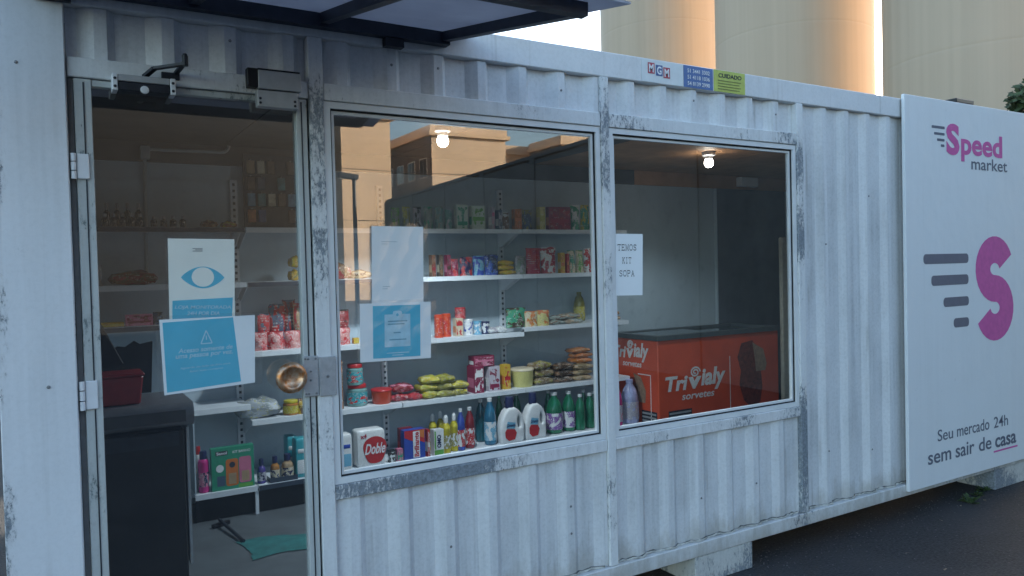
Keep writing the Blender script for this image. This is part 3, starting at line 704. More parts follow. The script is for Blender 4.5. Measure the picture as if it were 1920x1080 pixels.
# ------------------------------------------------------------------ notices taped to the panes
def notice(name, label, tl, tr, br, bl, mat, y=.009, sag=.0, sleeve=True):
    cx = (tl[0]+br[0])/2; t = thing(name, label, 'notice', (cx, y, bl[1])); mp = quad_map(tl, tr, br, bl, y, sag)
    n = 10; m = MB(); vs = [mp(i/n, j/n, l) for l in (0, .0006) for i in range(n+1) for j in range(n+1)]; k = (n+1)**2
    for i in range(n):
        for j in range(n):
            a = i*(n+1)+j; m.f += [(a, a+1, a+n+2, a+n+1), (k+a, k+a+n+1, k+a+n+2, k+a+1)]
    for i in range(n):
        for e0, e1 in ((i*(n+1), (i+1)*(n+1)), (i*(n+1)+n, (i+1)*(n+1)+n), (i, i+1), (n*(n+1)+i, n*(n+1)+i+1)): m.f.append((e0, e1, k+e1, k+e0))
    m.v = [tuple(v) for v in vs]; m.build('sheet', mat, t)
    if sleeve:
        sm = MB(); vs = [mp(-.05+1.13*i/6, -.03+1.08*j/6, .0042+.0012*math.sin(3.1*i+1.7*j)) for i in range(7) for j in range(7)]
        sm.add(vs, [(i*7+j, (i+1)*7+j, (i+1)*7+j+1, i*7+j+1) for i in range(6) for j in range(6)]).build('plastic_sleeve', M_sleeve, t)
    return t, mp
t, mp = notice('eye_notice', 'cream sheet with a large blue eye taped on the door glass', (.296, 1.835), (.524, 1.832), (.516, 1.518), (.292, 1.530), M_paperc)
put_poly([(.04, .02), (.95, .02), (.97, .31), (.05, .27)], mp, M_cyan, t, 'blue_field')
eye = [(.18, .545)] + [(.18+.66*i/20, .545+.128*math.sin(math.pi*i/20)**.8) for i in range(1, 20)] + [(.84, .545)] + [(.84-.66*i/20, .545-.128*math.sin(math.pi*i/20)**.8) for i in range(1, 20)]
e = put_poly(eye, mp, M_cyan, t, 'eye_print'); put_poly(disc(.51, .55, .17, .115), mp, M_paperc, e, 'iris', lift=.0014)
strokes([(.36, .885, .51, .885), (.40, .87, .51, .87), (.36, .855, .51, .855)], mp, M_grey, t, 'logo', .006, .7)
put_text('LOJA MONITORADA', mp, .08, .94, .165, .215, M_cyanpale, t, bold=.02, shear=.2, lift=.0016); put_text('24H POR DIA', mp, .26, .76, .10, .145, M_cyanpale, t, bold=.02, shear=.2, lift=.0016)
t, mp = notice('access_notice', 'blue sheet with warning triangle and white slanted text on the door glass', (.258, 1.546), (.588, 1.546), (.580, 1.292), (.266, 1.276), M_paper, y=.003)
put_poly([(.03, .03), (.84, .045), (.76, .985), (.03, .96)], mp, M_cyan, t, 'blue_field')
strokes([(.41, .64, .47, .82), (.47, .82, .53, .64), (.53, .64, .41, .64), (.47, .69, .47, .75)], mp, M_cyanpale, t, 'warning_triangle', .016, .75)
put_text('Acesso somente de', mp, .17, .75, .535, .60, M_cyanpale, t, bold=.02, shear=.2, lift=.0016); put_text('uma pessoa por vez.', mp, .14, .75, .445, .51, M_cyanpale, t, bold=.02, shear=.2, lift=.0016)
put_text('Aguarde do lado de fora para', mp, .18, .72, .31, .345, M_cyanpale, t, shear=.2, lift=.0016); put_text('fazer suas compras', mp, .28, .64, .255, .29, M_cyanpale, t, shear=.2, lift=.0016)
t, mp = notice('blank_notice', 'tall pale sheet almost blank taped on the big window', (1.064, 1.886), (1.294, 1.884), (1.286, 1.562), (1.056, 1.568), M_paper)
strokes([(.18, .80, .48, .80), (.18, .77, .30, .77), (.2, .22, .34, .22), (.2, .19, .30, .19)], mp, plain('faint_print', (.55, .62, .66), .5), t, 'faint_print', .008, .7)
t, mp = notice('clipboard_notice', 'blue sheet with a white clipboard drawing on the big window', (1.002, 1.570), (1.317, 1.566), (1.311, 1.326), (.997, 1.332), M_paper, y=.004)
put_poly(rect(.175, .845, .05, .955), mp, M_cyan, t, 'blue_field')
c = put_poly(rect(.335, .70, .235, .80), mp, M_cyanpale, t, 'clipboard', lift=.0014); put_poly(rrect(.45, .58, .77, .86, .03, .04), mp, M_cyanpale, c, 'clip', lift=.002); put_poly(disc(.515, .79, .018, .025), mp, M_cyan, c, 'clip_hole', lift=.0026)
strokes([(.38, .68-.05*i, .655-.04*(i % 2), .68-.05*i) for i in range(2)] + [(.46, .48, .56, .48), (.40, .36, .64, .36)], mp, plain('print_teal', (.16, .36, .46), .5), c, 'small_print', .02, .75, lift=.002)
strokes([(.36, .13, .68, .13), (.44, .09, .60, .09)], mp, M_cyanpale, t, 'small_print', .014, .75)
t, mp = notice('soup_kit_notice', 'white sheet reading TEMOS KIT SOPA in the right window', (2.330, 1.858), (2.506, 1.857), (2.497, 1.548), (2.326, 1.552), M_paper, sleeve=False)
G = {'T': [(0, 1, 1, 1), (.5, 0, .5, 1), (.3, 0, .7, 0), (0, .8, 0, 1), (1, .8, 1, 1)], 'E': [(.15, 0, .15, 1), (0, 1, .9, 1), (0, 0, .95, 0), (.15, .52, .65, .52), (.9, .8, .9, 1), (.95, 0, .95, .22), (.65, .4, .65, .64)],
     'M': [(.12, 0, .12, 1), (.12, 1, .5, .1), (.5, .1, .88, 1), (.88, 0, .88, 1), (-.02, 0, .26, 0), (.74, 0, 1.02, 0), (-.02, 1, .14, 1), (.86, 1, 1.02, 1)],
     'O': [(.25, .02, .75, .02), (.75, .02, .98, .3), (.98, .3, .98, .7), (.98, .7, .75, .98), (.75, .98, .25, .98), (.25, .98, .02, .7), (.02, .7, .02, .3), (.02, .3, .25, .02)],
     'S': [(.88, .78, .88, 1), (.88, .82, .65, .98), (.65, .98, .3, .98), (.3, .98, .1, .78), (.1, .78, .25, .58), (.25, .58, .75, .44), (.75, .44, .92, .22), (.92, .22, .7, .02), (.7, .02, .3, .02), (.3, .02, .1, .2), (.1, 0, .1, .24)],
     'K': [(.15, 0, .15, 1), (0, 0, .32, 0), (0, 1, .32, 1), (.15, .42, .85, 1), (.38, .6, .9, 0), (.7, 1, 1, 1), (.72, 0, 1.02, 0)], 'I': [(.5, 0, .5, 1), (.25, 0, .75, 0), (.25, 1, .75, 1)],
     'P': [(.15, 0, .15, 1), (0, 0, .36, 0), (0, 1, .7, 1), (.7, 1, .92, .84), (.92, .84, .92, .66), (.92, .66, .7, .5), (.7, .5, .15, .5)], 'A': [(.12, 0, .5, 1), (.5, 1, .88, 0), (.26, .36, .74, .36), (-.02, 0, .28, 0), (.72, 0, 1.02, 0)]}
for word, u0, u1, v0, v1 in (('TEMOS', .06, .78, .735, .825), ('KIT', .23, .58, .525, .615), ('SOPA', .11, .70, .315, .405)):
    w = (u1-u0)/len(word); segs = []
    for i, ch in enumerate(word):
        for a, b_, c, d in G[ch]: segs.append((u0+w*(i+.1+.78*a), v0+(v1-v0)*b_, u0+w*(i+.1+.78*c), v0+(v1-v0)*d))
    strokes(segs, mp, M_ink, t, 'lettering', .012, .58)

# ================================================================== INSIDE THE SHOP
# ceiling lamps (lit)
M_lit = emit('lit_bulb', (1.0, .92, .80), 9.0)
for x, y, z, en, lab in ((1.985, 1.2, 2.475, 30.0, 'lit round ceiling bulb seen through the big window'), (4.30, 1.3, 2.475, 7.0, 'lit round ceiling bulb seen through the right window')):
    t = thing('ceiling_bulb', lab, 'lamp', (x, y, z), 'lit ceiling bulbs')
    MB().lathe([(0, -.034), (.018, -.030), (.030, -.018), (.035, .0), (.032, .018), (.024, .030)], (x, y, z), 20).build('globe', M_lit, t, smooth='all')
    MB().lathe([(.030, .031), (.034, .050), (.050, .060), (.052, .084)], (x, y, z), 16).build('holder', M_hinge, t, smooth=True)
    L = bpy.data.lights.new('bulb_light', 'SPOT'); L.energy = en; L.color = (.80, .92, 1.0); L.shadow_soft_size = .045; L.spot_size = R(136); L.spot_blend = .6
    lo = bpy.data.objects.new('bulb_light', L); COL.objects.link(lo); lo.parent = t; lo.location = (0, 0, -.115)
t = thing('emergency_light', 'small white emergency light unit high on the back wall', 'light fitting', (5.86, 2.3, 2.45))
B(5.74, 5.99, 2.29, 2.352, 2.455, 2.545).build('case', M_hinge, t, bevel=.006); B(5.745, 5.80, 2.28, 2.289, 2.46, 2.54).build('lens', M_lw, t)

# conduit on the back wall
M_cond = plain('conduit_grey', (.33, .36, .37), .45)
t = thing('conduit', 'thin grey conduit bent along the upper back wall behind the door', 'conduit', (.47, 2.33, 1.6))
cp = [(.455, 2.335, 1.70), (.468, 2.335, 2.44)]
MB().tube(cp, .011, 8).build('riser', M_cond, t, smooth=True)
hp = [(.48, 2.335, 2.505), (.93, 2.335, 2.512)] + [(.93+.045*math.sin(R(a)), 2.335, 2.512+.045*(1-math.cos(R(a)))) for a in (22, 45, 68, 90)]
MB().tube(hp, .011, 8).build('horizontal_run', M_cond, t, smooth=True)
B(.442, .498, 2.305, 2.355, 2.44, 2.525).build('junction_box', M_cond, t, bevel=.005)

# shelving
def slot_mat():
    m, n, b = new_mat('slotted_upright'); p = pos(n); sx = N(n, 'ShaderNodeSeparateXYZ'); n.links.new(p, sx.inputs[0])
    f = math_(n, 'FRACT', math_(n, 'MULTIPLY', sx.outputs[2], 24.0)); c = mix(n, math_(n, 'LESS_THAN', f, .42), (.58, .61, .63), (.05, .06, .08))
    n.links.new(c, b.inputs['Base Color']); return m
M_slot = slot_mat()
sv = thing('wall_shelving', 'long white steel shelving run along the back wall full of groceries', 'shelving', (1.9, 2.1, .22))
UP = [.0, .993, 2.015, 3.030, 4.06]
for x in UP:
    B(x-.022, x+.022, 2.318, 2.352, .224, 2.33).build('upright', M_shelf, sv)
    B(x-.008, x+.008, 2.3155, 2.3185, .3, 2.31).build('slot_strip', M_slot, sv)
for a, b in zip(UP, UP[1:]): B(a+.023, b-.023, 2.340, 2.350, .42, 2.32).build('back_panel', M_lining, sv)
def shelf(x0, x1, z, yf, strip=False):
    s = MB().box(x0, x1, yf, 2.338, z, z+.014).box(x0, x1, yf, yf+.006, z-.018, z-.0002).build('shelf', M_shelf, sv)
    for x in (x0+.01, x1-.016):
        MB().prism([(yf+.03, z-.001), (2.317, z-.001), (2.317, z-.11), (2.27, z-.11)], 'x', x, x+.004).build('bracket', M_shelf, s)
    if strip: B(x0+.002, x1-.002, yf-.004, yf-.0005, z-.017, z+.012).build('price_strip', M_shelf_dark, s)
for i, (a, b) in enumerate(zip(UP, UP[1:])):
    a += .003; b -= .003
    shelf(a, b, 1.986, 2.0, i == 0)
    shelf(a, b, 1.643, 2.0, i == 1)
    if i == 0:
        shelf(a, b, 1.403, 2.0, True); shelf(a, b, .872, 2.0); shelf(.63, b, .386, 1.88)
    else:
        shelf(a, b, 1.236 if i == 3 else 1.201, 2.0); shelf(a, b, .769, 2.0); shelf(a, b, .386, 1.88, i == 1)
B(.64, 4.055, 1.93, 1.945, .224, .366).build('kick_plate', M_black, sv)
B(.975, .995, 1.885, 1.90, .224, .367).build('foot', M_shelf, sv)
B(.630, .638, 1.885, 2.335, .405, .87).build('end_panel', M_lining, sv)

# hanging product display on the back wall
hd = thing('hanging_display', 'dark hanging display strip of small coloured packets on the back wall', 'display', (1.22, 2.25, 2.0))
B(1.05, 1.40, 2.285, 2.30, 2.02, 2.50).build('board', M_dark, hd)
rq = random.Random(4)
for r in range(4):
    for c in range(5):
        if rq.random() < .18: continue
        x = 1.07+c*.066; z = 2.05+r*.108
        col = rq.choice(['skyblue', 'orange', 'cream', 'bluegrey', 'brown', 'teal', 'tan', 'blue'])
        HANG = (x, z, col)
        MB().box(x, x+.05, 2.262, 2.278, z, z+.085).build('packet', None or plain('hang_'+col, dict(skyblue=(.12, .28, .42), orange=(.45, .16, .05), cream=(.5, .45, .33), bluegrey=(.08, .10, .14), brown=(.13, .08, .05), teal=(.05, .2, .22), tan=(.33, .23, .13), blue=(.04, .08, .25))[col], .35, 0, .3, 30), hd, bevel=.003)
        MB().box(x+.022, x+.028, 2.2625, 2.284, z+.086, z+.094).build('hook', M_screw, hd)

# self checkout counter behind the door
ck = thing('checkout_counter', 'tall black checkout counter with grey rounded top behind the door', 'counter', (.26, .9, .22))
B(.065, .425, .72, 1.15, .224, 1.02).build('cabinet', M_black, ck, bevel=.006)
B(.435, .447, .74, 1.15, .40, 1.02).build('side_sheet', M_boxgrey, ck)
MB().prism(rrect(.70, 1.20, 1.03, 1.135, .045, .05, 5), 'x', .03, .466).build('counter_top', plain('counter_grey', (.16, .165, .18), .35), ck, smooth=True)
B(.08, .43, .694, .699, 1.055, 1.108).build('drawer_front', plain('drawer_dark', (.06, .062, .07), .4), ck)
B(.10, .40, .705, .719, .95, 1.012).build('apron', M_dark, ck)
t = thing('red_tray', 'red plastic tray on the checkout counter', 'tray', (.18, .85, 1.137))
MB().prism([(.06, 1.138), (.26, 1.138), (.275, 1.262), (.05, 1.262)], 'y', .80, .98).build('tray_body', plain('tray_red', (.32, .015, .02), .35), t, bevel=.006)
B(.045, .28, .79, .99, 1.2635, 1.275).build('tray_rim', plain('tray_red', (.32, .015, .02), .35), t, bevel=.004)
t = thing('payment_screen', 'black tilted payment screen standing on the checkout counter', 'screen', (.12, 1.0, 1.137))
MB().bar((.10, 1.05, 1.138), (.10, 1.05, 1.30), .05, .04, (0, 1, 0)).build('stand', M_black, t)
MB().add([(.02, 1.0, 1.60), (.10, 1.0, 1.55), (.215, 1.02, 1.30), (.15, 1.02, 1.24), (.0, 1.02, 1.26), (.02, 1.04, 1.60), (.10, 1.04, 1.55), (.215, 1.06, 1.30), (.15, 1.06, 1.24), (.0, 1.06, 1.26)],
         [(0, 1, 2, 3, 4), (9, 8, 7, 6, 5), (0, 5, 6, 1), (1, 6, 7, 2), (2, 7, 8, 3), (3, 8, 9, 4), (4, 9, 5, 0)]).build('monitor', M_black, t, bevel=.004)
t = thing('black_bag', 'black carrier bag with raised corner behind the payment screen', 'bag', (.29, 1.2, 1.136))
MB().add([(.16, 1.15, 1.137), (.34, 1.15, 1.137), (.355, 1.17, 1.385), (.30, 1.17, 1.375), (.275, 1.17, 1.392), (.235, 1.17, 1.365), (.20, 1.17, 1.37), (.17, 1.17, 1.35), (.16, 1.196, 1.137), (.34, 1.196, 1.137), (.355, 1.20, 1.385), (.30, 1.20, 1.375), (.275, 1.20, 1.392), (.235, 1.20, 1.365), (.20, 1.20, 1.37), (.17, 1.20, 1.35)],
         [(0, 1, 2, 3, 4, 5, 6, 7), (15, 14, 13, 12, 11, 10, 9, 8)] + [(i, (i+1) % 8, (i+1) % 8+8, i+8) for i in range(8)]).build('bag_body', M_black, t)

# things on the floor
def crumple(x0, x1, y0, y1, z, h, seed):
    r = random.Random(seed); n = 14; m = MB()
    for i in range(n+1):
        for j in range(n+1):
            u, v = i/n, j/n; e = min(u, 1-u, v, 1-v)*4
            x = x0+(x1-x0)*u+.02*math.sin(4*v)+r.uniform(-.006, .006); y = y0+(y1-y0)*v*(1-.25*u)+.03*math.sin(u*4)+r.uniform(-.006, .006)
            m.v.append((x, y, z+h*min(1, e)*(.45+.55*math.sin(7*u+3*v)*math.cos(5*v-2*u))*r.uniform(.6, 1)+.003))
    for i in range(n):
        for j in range(n): a = i*(n+1)+j; m.f.append((a, a+n+1, a+n+2, a+1))
    return m
tag(crumple(.78, 1.16, 1.10, 1.44, .224, .012, 3).build('floor_cloth', plain('cloth_teal', (.025, .15, .145), .8, 0, .25, 14), origin=(.98, 1.27, .224), smooth='all'), 'crumpled teal cloth lying on the shop floor', 'cloth')
t = thing('squeegee', 'dark floor squeegee lying on the shop floor by the shelf foot', 'squeegee', (.76, 1.65, .224))
MB().tube([(.745, 1.80, .26), (.80, 1.40, .236)], .010, 7).build('handle', M_dark, t); MB().bar((.70, 1.76, .236), (.80, 1.80, .236), .025, .02).build('blade', M_black, t)

# freezer
M_red = plain('freezer_red', (.68, .085, .03), .3, 0, .12, 4); M_frw = plain('freezer_print', (.80, .77, .75), .4); M_lid = plain('freezer_lid_glass', (.035, .055, .06), .08)
fz = thing('ice_cream_freezer', 'red chest freezer with white ice cream lettering behind the right window', 'freezer', (4.87, 2.0, .22))
FX0, FX1, FY0, FY1 = 4.135, 5.58, 1.74, 2.31
B(FX0, FX1, FY0, FY1, .27, 1.085).build('cabinet', M_red, fz, bevel=.008)
ring_ = MB().box(FX0-.01, FX1+.01, FY0-.012, FY0+.05, 1.086, 1.125).box(FX0-.01, FX1+.01, FY1-.05, FY1+.01, 1.086, 1.125).box(FX0-.01, FX0+.05, FY0+.0505, FY1-.0505, 1.086, 1.125).box(FX1-.05, FX1+.01, FY0+.0505, FY1-.0505, 1.086, 1.125)
ring_.build('rim', plain('freezer_rim', (.07, .085, .09), .4), fz)
B(FX0+.051, 4.84, FY0+.051, FY1-.051, 1.108, 1.118).build('sliding_lid', M_lid, fz); B(4.86, FX1-.051, FY0+.051, FY1-.051, 1.096, 1.106).build('sliding_lid', M_lid, fz)
B(FX0+.02, FX1-.02, FY0+.02, FY1-.02, .224, .268).build('plinth', M_black, fz)
FM = plane_map((0, FY0, 0), (1, 0, 0), (0, 0, 1), (0, -1, 0)); LM = plane_map((FX0, 0, 0), (0, -1, 0), (0, 0, 1), (-1, 0, 0))
M_grille = plain('freezer_grille', (.33, .34, .35), .5)
def logo(mp, u0, u1, v0, v1):
    W_, H_ = u1-u0, v1-v0
    put_text('Tri', mp, u0, u0+.36*W_, v0+.26*H_, v0+.80*H_, M_frw, fz, bold=.035, shear=.18)
    put_text('ialy', mp, u0+.58*W_, u1, v0+.14*H_, v0+.98*H_, M_frw, fz, bold=.035, shear=.18)
    put_text('v', mp, u0+.37*W_, u0+.59*W_, v0+.26*H_, v0+.70*H_, M_frw, fz, bold=.045, shear=.1)
    sp = [(u0+W_*(.485+.085*(1-i/26)*math.cos(i*.55)), v0+H_*(.86+.20*(1-i/26)*math.sin(i*.55))) for i in range(22)]
    strokes([(*a, *b) for a, b in zip(sp, sp[1:])], mp, M_frw, fz, 'swirl_print', .014, 1.0)
    put_text('sorvetes', mp, u0+.26*W_, u0+.80*W_, v0-.10*H_, v0+.12*H_, M_frw, fz, bold=.015, shear=.18)
logo(FM, 4.21, 4.90, .60, .83); logo(LM, -2.30, -1.85, .87, 1.06)
put_poly(rect(4.952, 4.960, .34, .90), FM, M_frw, fz, 'white_line')
put_poly(rect(-1.835, -1.827, .36, .80), LM, M_frw, fz, 'white_line'); put_poly(rect(-1.99, -1.827, .792, .80), LM, M_frw, fz, 'white_line')
M_choc = plain('print_chocolate', (.17, .032, .020), .4, 0, .5, 30); M_cream = plain('print_cream', (.34, .22, .15), .4, 0, .2, 30)
put_poly([(5.10, 1.0), (5.24, 1.02), (5.31, .92), (5.34, .78), (5.36, .60), (5.33, .46), (5.22, .42), (5.12, .50), (5.07, .64), (5.09, .76), (5.05, .88)], FM, M_choc, fz, 'ice_cream_print'); put_poly([(5.24, 1.0), (5.38, .93), (5.42, .80), (5.40, .74), (5.28, .74), (5.27, .84)], FM, M_cream, fz, 'ice_cream_bite', lift=.0016)
put_poly([(-2.05, .80), (-1.95, .77), (-1.89, .66), (-1.90, .56), (-1.97, .56), (-2.0, .68)], LM, M_cream, fz, 'ice_cream_bite', lift=.0016)
put_poly(rrect(-2.12, -1.98, .45, .76, .05, .1), LM, M_choc, fz, 'ice_cream_print')
for mp, a, b, z0, z1 in ((FM, 4.24, 4.50, .30, .50), (LM, -1.95, -1.76, .30, .50)):
    put_poly(rect(a, b, z0, z1), mp, M_dark, fz, 'vent_recess', lift=.0004)
    for i in range(6): put_poly(rect(a+.01, b-.01, z0+.015+i*.031, z0+.030+i*.031), mp, M_grille, fz, 'grille_slat', lift=.001, th=.004)
t = thing('folding_screen', 'narrow cream upright panel at the right end of the red freezer', 'panel', (5.9, 1.76, .22))
B(5.62, 6.25, 1.72, 1.76, .25, 1.93).build('leaf', plain('panel_cream', (.45, .43, .36), .4), t, bevel=.012); B(5.66, 6.2, 1.73, 1.75, .224, .2495).build('foot', M_dark, t)
t = thing('storage_door', 'dark blue grey inner door on the back wall behind the freezer', 'door', (5.9, 2.34, .22))
B(5.44, 6.42, 2.325, 2.352, .224, 2.425).build('door_leaf', plain('door_slate', (.085, .10, .12), .5, 0, .25, 5), t, bevel=.004); B(5.425, 5.439, 2.32, 2.352, .224, 2.425).build('door_frame', M_lining, t)
